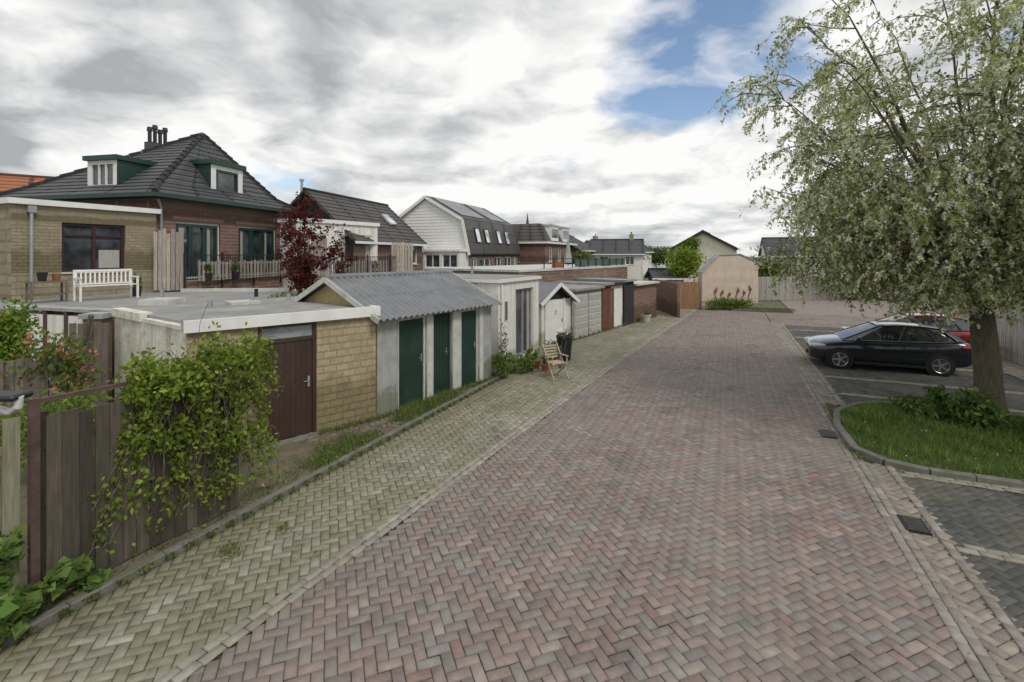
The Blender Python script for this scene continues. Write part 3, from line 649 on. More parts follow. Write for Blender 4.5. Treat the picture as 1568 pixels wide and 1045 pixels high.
# ------------------------------------------------------------------ houses
h=H('flat_roofed_brick_house',(-14.5,14.0),(-12.95,17.6)); L=h.L
op=(1.17,2.93,2.95,4.5)
wall(h['walls'],(0,0),(L,0),0,4.98,[op],ybrick2,.15); wall(h['walls'],(0,5),(0,0),0,4.98,[],ybrick2); wall(h['walls'],(L,0),(L,5),0,4.98,[],ybrick2)
dm=mat('dark_red_frame',(.05,.02,.02),.5)
win(h['window'],(0,0),(L,0),op,dm,2,1,.15,fw=.09)
h['window'].box(2.2,2.8,.11,.12,3.05,3.65,curtain)
wbox(h['window'],(0,0),(L,0),1.26,2.84,.06,.11,4.08,4.14,dm)
h['roof'].box(-.1,L+.1,-.12,5,4.982,5.15,white); h['roof'].box(-.06,L+.06,-.08,5,5.152,5.18,blackm)
h['downpipe'].tube([(.42,-.07,2.2),(.42,-.07,4.9)],.045,metal,8); h['downpipe'].box(.32,.52,-.14,-.02,4.75,4.95,metal)
h.done()
h=H('garden_bench',(-12.75,14.05),dir=(.5,.87)); wb=white; z=2.15
for k in range(4): h['seat'].box(0,1.45,-.45+k*.1,-.37+k*.1,z+.42,z+.44,wb)
for k in range(13): h['backrest'].box(.05+k*.11,.09+k*.11,0,.02,z+.5,z+.84,wb)
h['backrest'].box(0,1.45,-.01,.03,z+.842,z+.9,wb); h['backrest'].box(0,1.45,-.01,.03,z+.46,z+.498,wb)
for x in (0,1.4):
    h['legs'].box(x,x+.05,-.013,.033,z,z+.84,wb); h['legs'].box(x,x+.05,-.45,-.4,z,z+.64,wb); h['legs'].box(x-.002,x+.052,-.48,-.015,z+.642,z+.68,wb)
h.done()
h=H('potting_table',(-13.5,13.4),dir=(.5,.87)); w2=mat('grey_wood',(.16,.14,.11),.9)
h['top'].box(0,.8,-.4,0,z+.552,z+.6,w2)
for x in (0,.75):
    for y in (-.4,-.05): h['legs'].box(x,x+.05,y,y+.05,z,z+.55,w2)
h['shelf'].box(.05,.75,-.38,-.02,z+.2,z+.23,w2); h['pots'].tube([(.3,-.2,z+.6),(.3,-.2,z+.85)],[.09,.13],blackm,10); h['pots'].tube([(.6,-.2,z+.6),(.6,-.2,z+.8)],[.08,.11],terr,10); h.done()
def pot2(x,y,z): 
    h=H('potted_plant',(x,y),dir=(1,0)); h['pot'].tube([(0,0,z),(0,0,z+.3)],[.12,.16],blackm,12); e=h.done()
    bush('foliage',(0,0,z+.5),(.2,.2,.3),200,.05,(.10,.16,.04),parent=e,clumps=6)
pot2(-12.2,15.7,2.15); pot2(-11.5,18.3,2.5); pot2(-11.2,19.6,2.5); pot2(-8.0,22.9,2.4); pot2(-6.9,24.5,2.4)

h=H('brick_house',(-13.09,17.8),(-11.55,24.5)); L=h.L
ops=[(.8,2.9,2.55,4.78),(3.9,6.3,2.55,4.78)]
wall(h['walls'],(0,0),(L,0),0,5.7,ops,rbrick,.15); wall(h['walls'],(0,7),(0,0),0,5.7,[],rbrick); wall(h['walls'],(L,0),(L,7),0,5.7,[],rbrick)
for o in ops:
    win(h['french_doors'],(0,0),(L,0),o,white,1,1,.15,fw=.07,sill=False)
    a,b,c,d_=o; n=3; w=(b-a-.14)/n
    for k in range(n):
        x=a+.07+k*w
        for u0,u1 in ((x+.01,x+.1),(x+w-.1,x+w-.01)): h['french_doors'].box(u0,u1,.06,.12,c+.07,d_-.07,greent)
        h['french_doors'].box(x+.1,x+w-.1,.06,.12,d_-.18,d_-.07,greent); h['french_doors'].box(x+.1,x+w-.1,.06,.12,c+.07,c+.35,greent)
        if k!=1: h['french_doors'].box(x+.12,x+.3,.124,.128,c+.35,d_-.2,curtain)
    h['lintels'].box(a-.15,b+.15,-.012,-.003,d_+.002,d_+.2,brickmat('soldier_brick',(.33,.16,.11),(.26,.12,.08),(.27,.24,.22),.065,.2,.01))
h['walls'].box(-.0,L,-.012,-.003,5.2,5.28,rbrick2)
E=[(-.45,-.45,5.72),(L+.45,-.45,5.72),(L+.45,7.45,5.72),(-.45,7.45,5.72)]
Fp=[(.35,.25,6.22),(L-.35,.25,6.22),(L-.35,6.7,6.22),(.35,6.7,6.22)]
ap=(4.54,2.59,9.14)
for k in range(4):
    h['roof'].courses(E[k],E[(k+1)%4],Fp[(k+1)%4],Fp[k],tile_d); h['roof'].courses(Fp[k],Fp[(k+1)%4],ap,ap,tile_d)
    pts=[Vector(E[k]),Vector(Fp[k])]+[Vector(Fp[k]).lerp(Vector(ap),t) for t in np.linspace(0,1,14)][1:]
    for i in range(len(pts)-1):
        a_=pts[i];b_=pts[i+1]; h['hip_tiles'].tube([a_+Vector((0,0,.05)),b_+Vector((0,0,.03))],[.115,.09],tile_d,8)
h['gutter'].box(-.5,L+.5,-.58,-.44,5.58,5.73,greent); h['gutter'].box(-.58,-.502,-.58,7.5,5.58,5.73,greent); h['gutter'].box(L+.502,L+.58,-.58,7.5,5.58,5.73,greent)
h['soffit'].box(-.43,L+.43,-.43,-.003,5.6,5.68,greent); h['soffit'].box(-.43,-.003,0,7.3,5.6,5.68,greent)
h['downpipe'].tube([(-.02,-.1,5.55),(.12,-.08,5.2),(.12,-.08,2.4)],.045,metal,8)
a0,a1,bf,z0,z1=2.7,4.45,.28,5.95,7.35
g=h['dormer_front']
wall(g,(a0,bf),(a1,bf),z0,z1,[(.22,1.53,z0+.12,z1-.12)],white,.08); win(g,(a0,bf),(a1,bf),(.22,1.53,z0+.12,z1-.12),white,1,1,.08,fw=.06,sill=False)
wbox(g,(a0,bf),(a1,bf),.28,1.47,-.01,.05,z0+.2,z0+.3,greent); wbox(g,(a0,bf),(a1,bf),.28,.36,-.01,.05,z0+.3,z1-.28,greent); wbox(g,(a0,bf),(a1,bf),1.39,1.47,-.01,.05,z0+.3,z1-.28,greent); wbox(g,(a0,bf),(a1,bf),.28,1.47,-.01,.05,z1-.28,z1-.2,greent)
g.poly([(a0,2.2,z0),(a0,bf,z0),(a0,bf,z1),(a0,2.2,z1)],greent); g.poly([(a1,bf,z0),(a1,2.2,z0),(a1,2.2,z1),(a1,bf,z1)],greent)
g.box(a0-.1,a1+.1,bf-.12,2.0,z1+.002,z1+.2,greent); g.box(a0-.04,a1+.04,bf-.05,1.9,z1+.202,z1+.22,roofing)
b0,b1,af,z0,z1=2.2,3.65,.28,5.95,7.15
g=h['dormer_side']
wall(g,(af,b1),(af,b0),z0,z1,[(.15,1.3,z0+.2,z1-.1)],white,.08); win(g,(af,b1),(af,b0),(.15,1.3,z0+.2,z1-.1),white,3,1,.08,fw=.06,sill=False)
g.poly([(af,b0,z0),(2.6,b0,z0),(2.6,b0,z1),(af,b0,z1)],greent); g.poly([(af,b1,z0),(2.6,b1,z0),(2.6,b1,z1),(af,b1,z1)][::-1],greent)
g.box(af-.12,2.6,b0-.1,b1+.1,z1+.002,z1+.18,greent)
h['chimney'].box(3.7,4.7,4.6,5.0,6.5,8.75,tile_d)
for k in range(4): h['chimney_pots'].tube([(3.8+k*.26,4.8,8.7),(3.8+k*.26,4.8,9.25+.15*(k%2)),(3.8+k*.26,4.8,9.27+.15*(k%2)),(3.8+k*.26,4.8,9.45+.15*(k%2))],[.08,.08,.12,.1],blackm,10)
h.done()

def gable(name,A,dir,L,D,ze,zr,wm,rm,ops=(),oh=.25,chim=None):
    h=H(name,A,dir=dir)
    wall(h['walls'],(0,0),(L,0),0,ze,[o for o in ops],wm,.12)
    for o in ops: win(h['windows'],(0,0),(L,0),o,white,2,1,.12,fw=.07)
    h['walls'].poly([(0,D,0),(0,0,0),(0,0,ze),(0,D/2,zr),(0,D,ze)],wm); h['walls'].poly([(L,0,0),(L,D,0),(L,D,ze),(L,D/2,zr),(L,0,ze)],wm); wall(h['walls'],(L,D),(0,D),0,ze,[],wm)
    sl=(zr-ze)/(D/2)
    for s in (0,1):
        y0=-oh if s==0 else D+oh; ym=D/2; zz=ze-oh*sl
        q=[(-oh,y0,zz),(L+oh,y0,zz),(L+oh,ym,zr+.02),(-oh,ym,zr+.02)]
        if s: q=[q[1],q[0],q[3],q[2]]
        h['roof'].hexa([(x,y,z+.0) for x,y,z in q]+[(x,y,z+.12) for x,y,z in q],rm)
        h['roof_tiles'].courses(*[(x,y,z+.125) for x,y,z in q],rm)
    h['gutter'].box(-oh,L+oh,-oh-.1,-oh-.003,ze-oh*sl-.03,ze-oh*sl+.1,white)
    h['ridge'].tube([(-oh,D/2,zr+.15),(L+oh,D/2,zr+.15)],.1,rm,8)
    if chim:
        for (a,b,zt,w) in chim: h['chimney'].box(a,a+w,b,b+w,ze,zt,ybrick2); h['chimney'].box(a-.05,a+w+.05,b-.05,b+w+.05,zt,zt+.1,greyc); h['chimney'].tube([(a+w/2,b+w/2,zt+.1),(a+w/2,b+w/2,zt+.4)],.09,terr,8)
    return h
gable('orange_roofed_house',(-30.5,24),(.8,.55),9.0,6,5.4,8.0,rbrick2,tile_o,chim=[(8.0,1.6,8.1,.6)]).done()
h=gable('dark_roofed_house',(-7.98,24.35),(.245,.97),8.15,5.4,4.3,6.7,rbrick2,tile_b,ops=[(4.0,5.2,2.9,4.1),(5.9,7.4,2.9,4.1)])
h['gable_cladding'].poly([(-.02,5.4,2),(-.02,0,2),(-.02,0,4.3),(-.02,2.7,6.7),(-.02,5.4,4.3)],mat('black_boards',(.02,.02,.02),.6))
h['rooflight'].hexa([(5.5,.9,5.33),(6.3,.9,5.33),(6.3,1.6,5.93),(5.5,1.6,5.93),(5.5,.84,5.42),(6.3,.84,5.42),(6.3,1.54,6.03),(5.5,1.54,6.03)],glassmat('rooflight_glass',(.25,.28,.3)))
h['flue'].tube([(.5,3.4,5.5),(.5,3.4,7.4)],.07,metal,8); h['flue'].tube([(.5,3.4,7.4),(.5,3.4,7.5)],.12,metal,8)
h.done()
h=H('white_extension',(-9.8,22.0),(-7.23,26.0)); L=h.L
ops=[(.7,1.7,2.5,4.5),(2.3,4.4,2.5,4.5)]
wall(h['walls'],(0,0),(L,0),0,5.0,ops,stucco,.12); wall(h['walls'],(0,1.3),(0,0),0,5.0,[],stucco)
win(h['windows'],(0,0),(L,0),ops[0],white,2,1,.12,fw=.08); win(h['windows'],(0,0),(L,0),ops[1],white,3,1,.12,fw=.08,curt=True)
h['roof'].box(-.08,L+.08,-.1,1.4,5.002,5.18,white); h['roof'].box(-.02,L,-.02,1.35,5.182,5.2,roofing); h.done()
h=H('gambrel_house',(-3.06,33.8),dir=(.351,.936)); L=10.25
prof=[(0,0),(0,3.6),(.42,5.9),(3.4,7.6),(5.5,6.25),(5.5,0)]
bd=mat('white_gable_boards',(.80,.80,.76),.6,.05,1,bmp=.1)
h['gable_wall'].poly([(0,b,z) for b,z in prof][::-1],bd); h['gable_wall'].poly([(L,b,z) for b,z in prof],rbrick)
for z in np.arange(3.8,7.3,.22):
    bl=.42*(z-3.6)/2.3 if z<5.9 else .42+(z-5.9)/1.7*2.98
    brr=5.5 if z<6.25 else 5.5-(z-6.25)/1.35*2.1
    if brr-bl>.2: h['gable_board_joints'].box(-.02,-.004,bl+.05,brr-.05,z,z+.03,white)
ops=[(.6,1.5,2.2,3.3),(1.9,4.0,.3,3.2),(4.8,6.2,2.2,3.3),(7.0,8.6,2.2,3.3),(9.0,9.9,2.2,3.3)]
wall(h['walls'],(0,0),(L,0),0,3.6,ops,rbrick2)
for o in ops: win(h['windows'],(0,0),(L,0),o,white,2,1)
for (p,q) in (((-.15,3.45),(.4,5.95)),((.4,5.95),(3.4,7.65)),((3.4,7.65),(5.6,6.2))):
    h['roof'].hexa([(-.15,p[0],p[1]),(L+.15,p[0],p[1]),(L+.15,q[0],q[1]),(-.15,q[0],q[1]),(-.15,p[0]-.06,p[1]+.1),(L+.15,p[0]-.06,p[1]+.1),(L+.15,q[0]-.06,q[1]+.1),(-.15,q[0]-.06,q[1]+.1)],tile_b)
    h['verge'].bar((-.2,p[0]-.02,p[1]),(-.2,q[0]-.02,q[1]),.06,.2,white)
for x in (1.3,3.0,5.4,7.2):
    z0,z1=4.35,5.45; bb=lambda z:-.15+(z-3.45)*.22-.1
    h['rooflights'].hexa([(x,bb(z0),z0),(x+.75,bb(z0),z0),(x+.75,bb(z1),z1),(x,bb(z1),z1),(x,bb(z0)-.06,z0),(x+.75,bb(z0)-.06,z0),(x+.75,bb(z1)-.06,z1),(x,bb(z1)-.06,z1)],blackm)
    h['rooflights'].hexa([(x+.07,bb(z0)-.064,z0+.07),(x+.68,bb(z0)-.064,z0+.07),(x+.68,bb(z1)-.064,z1-.07),(x+.07,bb(z1)-.064,z1-.07),(x+.07,bb(z0)-.075,z0+.07),(x+.68,bb(z0)-.075,z0+.07),(x+.68,bb(z1)-.075,z1-.07),(x+.07,bb(z1)-.075,z1-.07)],glassmat('skylight_glass',(.3,.34,.38)))
sl=(7.65-5.95)/3.0
for i in range(7):
    for j in range(2):
        x=.5+i*1.05+(1.2 if i>3 else 0); b_=.75+j*1.25; f=lambda b:5.95+(b-.4)*sl+.16
        h['solar_panels'].hexa([(x,b_,f(b_)),(x+1,b_,f(b_)),(x+1,b_+1.2,f(b_+1.2)),(x,b_+1.2,f(b_+1.2)),(x,b_,f(b_)+.04),(x+1,b_,f(b_)+.04),(x+1,b_+1.2,f(b_+1.2)+.04),(x,b_+1.2,f(b_+1.2)+.04)],solar)
g=h['conservatory']; A=(-1.2,2.9);B=(-1.2,.1)
o=[(.15,1.3,2.6,3.5),(1.5,2.65,2.6,3.5)]
wall(g,A,B,1.9,3.7,o,white); [win(g,A,B,q,white,2,1) for q in o]; wall(g,(-1.2,.1),(0,.1),1.9,3.7,[],white); g.box(-1.3,-.003,.0,3,3.702,3.85,white)
h['lower_extension'].box(-9,-.003,.3,5,0,2.2,rbrick2)
h['aircon_unit'].box(-.4,-.003,3.3,4.1,3.6,4.2,mat('aircon_white',(.7,.7,.7),.5))
h.done()
h=H('mansard_house',(3.03,44),dir=(.37,.93)); L=10.5
wall(h['walls'],(0,0),(L,0),0,4.6,[(1,2.2,2.8,4.2),(4,5.2,2.8,4.2),(7,8.2,2.8,4.2)],rbrick); wall(h['walls'],(0,5),(0,0),0,4.6,[(1.5,2.5,2.8,4.2)],rbrick)
for o in ((1,2.2,2.8,4.2),(4,5.2,2.8,4.2),(7,8.2,2.8,4.2)): win(h['windows'],(0,0),(L,0),o,white,2,1)
win(h['windows'],(0,5),(0,0),(1.5,2.5,2.8,4.2),white)
b0=[(-.2,-.2,4.6),(L+.2,-.2,4.6),(L+.2,5.2,4.6),(-.2,5.2,4.6)]; t0=[(.8,.8,6.4),(L-.8,.8,6.4),(L-.8,4.2,6.4),(.8,4.2,6.4)]
for k in range(4): h['roof'].courses(b0[k],b0[(k+1)%4],t0[(k+1)%4],t0[k],tile_b)
h['roof'].poly(t0,roofing); h['gutter'].box(-.3,L+.3,-.32,-.18,4.5,4.68,white); h['gutter'].box(-.32,-.18,-.17,5.2,4.5,4.68,white)
for a in (1.5,5.5): 
    h['dormers'].box(a,a+2.4,-.1,2,4.8,6.2,white); h['dormers'].box(a-.1,a+2.5,-.2,2,6.202,6.35,lgrey)
    for k in range(3): h['dormers'].box(a+.15+k*.75,a+.8+k*.75,-.12,-.102,5.1,5.95,glass)
h.done()
h=H('church_spire',(4.8,150),dir=(1,0)); h['spire'].tube([(0,0,0),(0,0,12),(0,0,16.5)],[.9,.6,.02],mat('slate',(.06,.06,.07),.6),8); h.done()
gable('row_house',(7.2,52),(.37,.93),9,6,4.0,5.6,rbrick,tile_b,ops=[(1,2.5,2.3,3.7),(5,6.5,2.3,3.7)],chim=[(2,2.7,6.3,.5)]).done()
gable('row_house',(9.5,58),(.9,-.2),6,6,3.6,5.2,stucco,tile_d,ops=[(1,2,2.3,3.3),(4,5,2.3,3.3)],chim=[(4.5,2.7,5.9,.5)]).done()
gable('row_house',(12.5,70),(.9,.3),9,7,3.9,5.4,stucco,tile_b,chim=[(1,3,6.2,.6)]).done()
gable('row_house',(27.5,52),(.93,-.35),7,6,3.4,5.2,stucco,tile_d,ops=[(1,2.2,2,3.2),(4.5,5.7,2,3.2)],chim=[(5,2.7,6.0,.5)]).done()
gable('row_house',(37,50),(.97,-.2),10,7,4.2,6.6,rbrick,tile_d,ops=[(1,2.2,2,3.2),(5,6.2,2,3.2)]).done()
gable('row_house',(-2,62),(.9,.3),12,7,4.4,6.0,rbrick,tile_d).done()
h=H('flat_office_building',(17,80),dir=(1,-.05)); wall(h['walls'],(0,0),(13,0),0,4.6,[],white); h['roof'].box(-.2,13.2,-.2,8,4.602,4.9,lgrey); wall(h['walls'],(0,8),(0,0),0,4.6,[],white)
for k in range(9): h['windows'].box(.6+k*1.4,1.6+k*1.4,-.06,-.01,3.0,4.1,glass)
h.done()
h=gable('ivy_gable_house',(20.2,44.0),(.45,.89),7,5.3,4.1,5.55,mat('cream_render',(.80,.76,.64),.85,.12),tile_d)
h['verge'].bar((-.3,-.3,3.95),(-.3,2.65,5.65),.06,.22,blackm); h['verge'].bar((-.3,2.65,5.65),(-.3,5.6,3.95),.06,.22,blackm); h.done()
bush('ivy',(16.6,44.9,4.0),(1.2,.5,1.0),2500,.12,(.13,.21,.04),(.2,.27,.06),.3)
h=H('stucco_outbuilding',(12.15,30.9),dir=(1,.06))
pk=mat('beige_stucco',(.60,.50,.41),.9,.12,1.2,dirt=(.45,.36,.29),dirtamt=.6,bmp=.4,bscale=10)
prof=[(0,0),(3.7,0),(3.7,2.95),(2.5,3.5),(1.1,3.45),(0,2.3)]
h['walls'].poly([(a,0,z) for a,z in prof],pk); h['walls'].poly([(0,.6,0),(0,0,0),(0,0,2.3),(0,.6,2.3)],pk); h['walls'].poly([(3.7,0,0),(3.7,.6,0),(3.7,.6,2.95),(3.7,0,2.95)],pk); h['walls'].poly([(a,.6,z) for a,z in prof][::-1],pk)
for i in range(2,5):
    p=prof[i];q=prof[i+1]; h['roof'].hexa([(p[0],-.06,p[1]),(q[0],-.06,q[1]),(q[0],.66,q[1]),(p[0],.66,p[1]),(p[0],-.06,p[1]+.06),(q[0],-.06,q[1]+.06),(q[0],.66,q[1]+.06),(p[0],.66,p[1]+.06)],greyc)
br=mat('mural_brown',(.24,.12,.08),.9)
for x,hh in ((.9,1.0),(1.3,.85),(1.75,.7),(2.3,1.0),(2.7,.8),(3.1,1.1)):
    pts=[(x+.08*math.sin(k*1.3+x),-.02,.4+hh*k/5) for k in range(6)]; h['mural_stems'].tube(pts,[.03,.02,.03,.04,.10,.03],br,6)
h.done()
h=H('hedge_strip',(11.9,30.5),dir=(1,.05)); e=h.done()
bush('hedge_leaves',(1.9,-.1,.35),(2.1,.35,.45),3200,.06,(.15,.24,.05),(.24,.28,.1),.4,parent=e,clumps=44)
strip('grass_verge',[SW(t,33.7) for t in np.linspace(-2,3.4,20)],2500,.2,.15)
g=G(); g.box(9.3,10.9,31.3,31.5,0,1.75,rbrick2); g.box(9.2,9.35,26.9,31.3,0,1.9,rbrick); g.build('brick_wall')
fence('wooden_gate',(9.9,31.2),(12.0,31.0),0,1.75,.14,.005,(.34,.20,.11),.15)
gable('garden_hut',(9.9,33.5),(1,0),2.0,1.6,1.9,2.3,mat('hut',(.06,.07,.08),.7),tile_d).done()
bush('garden_tree',(12.0,33.6,2.9),(1.55,1.0,1.15),5200,.09,(.24,.33,.05),(.33,.40,.08),.45,clumps=34)
bush('background_trees',(6.5,47,2.8),(1.6,1.5,1.4),1500,.16,(.12,.18,.05),(.17,.23,.07),.4)
bush('background_trees',(20,75,3.2),(9,3,1.6),4000,.25,(.09,.14,.05),(.13,.18,.07),.4,clumps=40)
bush('background_trees',(48,60,3.4),(16,4,2.6),7000,.3,(.10,.14,.05),(.13,.18,.07),.4,clumps=50)
gable('terraced_house',(34,33),(-.41,-.91),30,8,5.0,8.0,rbrick,tile_d,ops=[(a,a+1.4,2.9,4.3) for a in range(1,28,4)]+[(a,a+1.2,.8,2.1) for a in range(1,28,4)]).done()
fence('garden_fence',(17.6,36.5),(31,38.5),0,1.8,.14,.01,(.40,.38,.34),.15,rails=2,jz=.02)
bush('garden_hedge',(20,38.5,1.9),(2.8,1.0,1.8),4200,.12,(.11,.17,.045),(.16,.22,.06),.4,clumps=34)
bush('garden_hedge',(27,37.0,2.1),(4.5,1.2,2.3),6500,.13,(.09,.14,.04),(.13,.19,.05),.4,clumps=40)

fence('picket_fence',SW(8.4,27.5),SW(8.4,4),0,1.7,.09,.05,(.50,.48,.44),.15,rails=2,posts=2.4,jz=.01)
for k,s in enumerate(np.arange(5,30,3.0)):
    x,y=SW(10.3,s); bush('hedge',(x,y,1.3),(1.3,1.9,1.5),1900,.09,(.09,.14,.04),(.13,.19,.05),.4,clumps=22)

# ------------------------------------------------------------------ trees
def tree(name,base,fork,center,radii,nl,ns,nt_,leaf,lc,lc2,trunk_r=.28,droop=1.0,twl=(.6,1.3),lpt=30,race=0,lower=-.35,maxr=1.,asp=.42,tmin=.2,blo=.026,zmax=99,zmin=-9,extra=()):
    e=bpy.data.objects.new(name,None);COL.objects.link(e)
    g=G(); base=Vector(base);fork=Vector(fork);C=Vector(center)
    mid=base.lerp(fork,.5)+Vector((R.uniform(-.08,.08),R.uniform(-.08,.08),0))
    g.tube([base-Vector((0,0,.1)),base+Vector((0,0,.12)),base.lerp(mid,.6),mid,fork],[trunk_r*1.55,trunk_r*1.15,trunk_r,trunk_r*.95,trunk_r*.85],bark,12)
    LP=[];RP_=[]
    def curve(p,d,L,n,dr,wob):
        pts=[p.copy()];st=L/n
        for k in range(n):
            d=(d+Vector((R.gauss(0,wob),R.gauss(0,wob),R.gauss(0,wob)-dr))).normalized(); p=p+d*st; pts.append(p.copy())
        return pts
    for i in range(nl+len(extra)):
        if i<nl:
            az=2.399*i+R.uniform(-.3,.3); el=math.asin(lower+(1-lower)*((i+.5)/nl))
            tgt=C+Vector((math.cos(az)*math.cos(el)*radii[0],math.sin(az)*math.cos(el)*radii[1],math.sin(el)*radii[2]))*R.uniform(.68,.97)
        else: tgt=Vector(extra[i-nl])
        st=fork.lerp(C,R.uniform(0,.25)) if i%3 else fork.copy()
        ctrl=st.lerp(tgt,.45)+Vector((0,0,.18*(tgt-st).length)); pts=[]
        for k in range(9):
            t=k/8; pts.append(st*(1-t)**2+ctrl*2*t*(1-t)+tgt*t*t+Vector((R.gauss(0,.05),R.gauss(0,.05),R.gauss(0,.05)))*(k>0))
        r0=trunk_r*R.uniform(.2,.38)
        g.tube(pts,[r0*(1-.9*(k/8)**.7) for k in range(9)],bark,6,cap=False)
        for j in range(ns):
            t=R.uniform(tmin,1.0); f=t*8; k=min(7,int(f)); p=pts[k].lerp(pts[k+1],f-k)
            if p.z>zmax: continue
            out=(p-C); out.z*=.6; out.normalize(); d=(out+Vector((R.gauss(0,.7),R.gauss(0,.7),R.gauss(.1,.5)))).normalized()
            sb=curve(p,d,R.uniform(.6,1.4)*maxr,6,.08*droop,.16)
            if min(q.z for q in sb)<zmin: continue
            g.tube(sb,[.018*maxr,.016*maxr,.014*maxr,.012*maxr,.010*maxr,.008*maxr,.005*maxr],bark,4,cap=False)
            dens=R.uniform(.5,1.3)
            for q in range(nt_):
                kk=R.randint(1,6); d2=(sb[kk]-sb[kk-1]).normalized()+Vector((R.gauss(0,.6),R.gauss(0,.6),R.gauss(0,.4)))
                L_=R.uniform(*twl); tw=curve(sb[kk],d2.normalized(),L_,6,.28*droop,.12)
                if tw[-1].z<zmin+R.choice((-.35,0,.1,.3)): continue
                g.tube(tw,[.005,.005,.004,.004,.003,.003,.002],bark,3,cap=False)
                A_=np.array(tw); m=max(3,int(lpt*dens)); u=rng.random(m)**.8*5.99; ki=u.astype(int); fr_=(u-ki)[:,None]
                LP.append(A_[ki]*(1-fr_)+A_[ki+1]*fr_+rng.normal(0,.045,(m,3)))
                for _ in range(race):
                    u=R.uniform(.1,1)*5.99;k2=int(u);pp=A_[k2]*(1-(u-k2))+A_[k2+1]*(u-k2); RP_.append(pp)
    P=np.concatenate(LP)
    U,V=leafdirs(len(P),leaf,asp,(0,0,-.6*droop))
    tf=lambda P:.88+.2*np.sin(P[:,0]*1.7+P[:,2]*1.1)*np.sin(P[:,1]*1.9+1)+.1*np.sin(P[:,2]*3.1)
    cloudmesh('leaves',P,U,V,cols(len(P),lc,.3,lc2,.4)*tf(P)[:,None],leafm,e)
    if race:
        Rp=np.array(RP_); n=len(Rp); K=5
        d=unit(np.c_[rng.normal(0,.4,(n,2)),-np.ones(n)]); Ls=rng.uniform(.08,.16,n)
        Q=[];UU=[];VV=[]
        for k in range(K):
            f=(k+.3)/K; q=Rp+d*(Ls*f)[:,None]+rng.normal(0,.010,(n,3)); u=unit(rng.normal(size=(n,3)))*blo*(1.2-.5*f); w=unit(np.cross(u,rng.normal(size=(n,3))))*blo*.8*(1.2-.5*f)
            Q.append(q);UU.append(u);VV.append(w)
        Q=np.concatenate(Q);UU=np.concatenate(UU);VV=np.concatenate(VV)
        cloudmesh('blossoms',Q,UU,VV,cols(len(Q),(.86,.86,.72),.08,(.76,.80,.58),.35),leafm,e)
    g.build('trunk_and_limbs',e,smooth=True)
    return e
tree('blossoming_cherry_tree',(10.15,10.25,0),(9.9,10.2,2.3),(10.4,10.1,6.1),(5.0,5.0,5.2),54,14,6,.055,(.32,.38,.13),(.50,.54,.29),trunk_r=.24,race=5,lpt=18,lower=-.62,droop=.85,twl=(.5,1.2),tmin=.22,zmax=10.2,zmin=2.4,blo=.029,
  extra=[(7.0,11.5,3.9),(6.8,9.9,4.2),(7.3,9.0,3.7),(7.5,10.7,3.5),(7.9,8.8,3.7),(7.9,12.0,3.6),(6.6,10.9,4.9),(8.3,9.8,3.4),(8.8,9.2,3.4),(8.8,11.3,3.4),(7.4,9.5,4.8),(6.9,10.4,5.6)])
tree('red_leaved_tree',(-6.85,15.4,0),(-6.8,15.5,2.4),(-6.75,15.5,4.0),(.58,.55,1.75),18,6,4,.05,(.12,.037,.04),(.19,.06,.055),trunk_r=.07,droop=.3,twl=(.2,.45),lpt=15,maxr=.3,lower=-.75,asp=.65)
tree('red_leaved_tree',(-5.75,15.7,0),(-5.7,15.7,2.2),(-5.65,15.7,3.3),(.28,.28,1.3),12,4,3,.05,(.12,.037,.04),(.19,.06,.055),trunk_r=.05,droop=.3,twl=(.2,.4),lpt=14,maxr=.25,lower=-.75,asp=.65)

n=30000; T=rng.uniform(2.05,8.5,n);S=rng.uniform(9.85,13.75,n)
ok=(T>2.1+np.clip(10.4-S,0,1)*1.2+np.clip(S-12.3,0,2)*.75); T,S=T[ok],S[ok]
P=np.c_[T*UY+S*UX,-T*UX+S*UY,np.full(len(T),.055)]
tall=(.8+.5*np.sin(T*2.3+1)*np.sin(S*3.1)+.3*np.sin(T*6+S*5))[:,None]
e=bpy.data.objects.new('lawn_grass',None); COL.objects.link(e)
m_=tall[:,0]>.85
blades('long_blades',P[m_],.15,(.15,.24,.055),(.25,.31,.11),.007,e); blades('short_blades',P[~m_],.075,(.13,.21,.045),(.2,.27,.08),.006,e)
k=rng.integers(0,len(P),160); P2=P[k].copy(); P2[:,2]=.13; U,V=leafdirs(160,.014,1); cloudmesh('daisies',P2,U,V,cols(160,(.75,.75,.68),.1),leafm)
for (t,s,r,rz,n) in ((4.6,12.6,.7,.5,1300),(5.8,11.6,.8,.6,1600),(3.6,12.9,.45,.3,600),(5.2,10.9,.5,.35,600),(6.6,12.6,.9,.7,1700),(6.3,10.8,.6,.5,1000),(4.1,13.3,.35,.45,400)):
    x,y=SW(t,s); bush('low_shrub',(x,y,rz*.7),(r,r,rz),n,.065,(.10,.17,.045),(.17,.25,.07),.4,clumps=13)

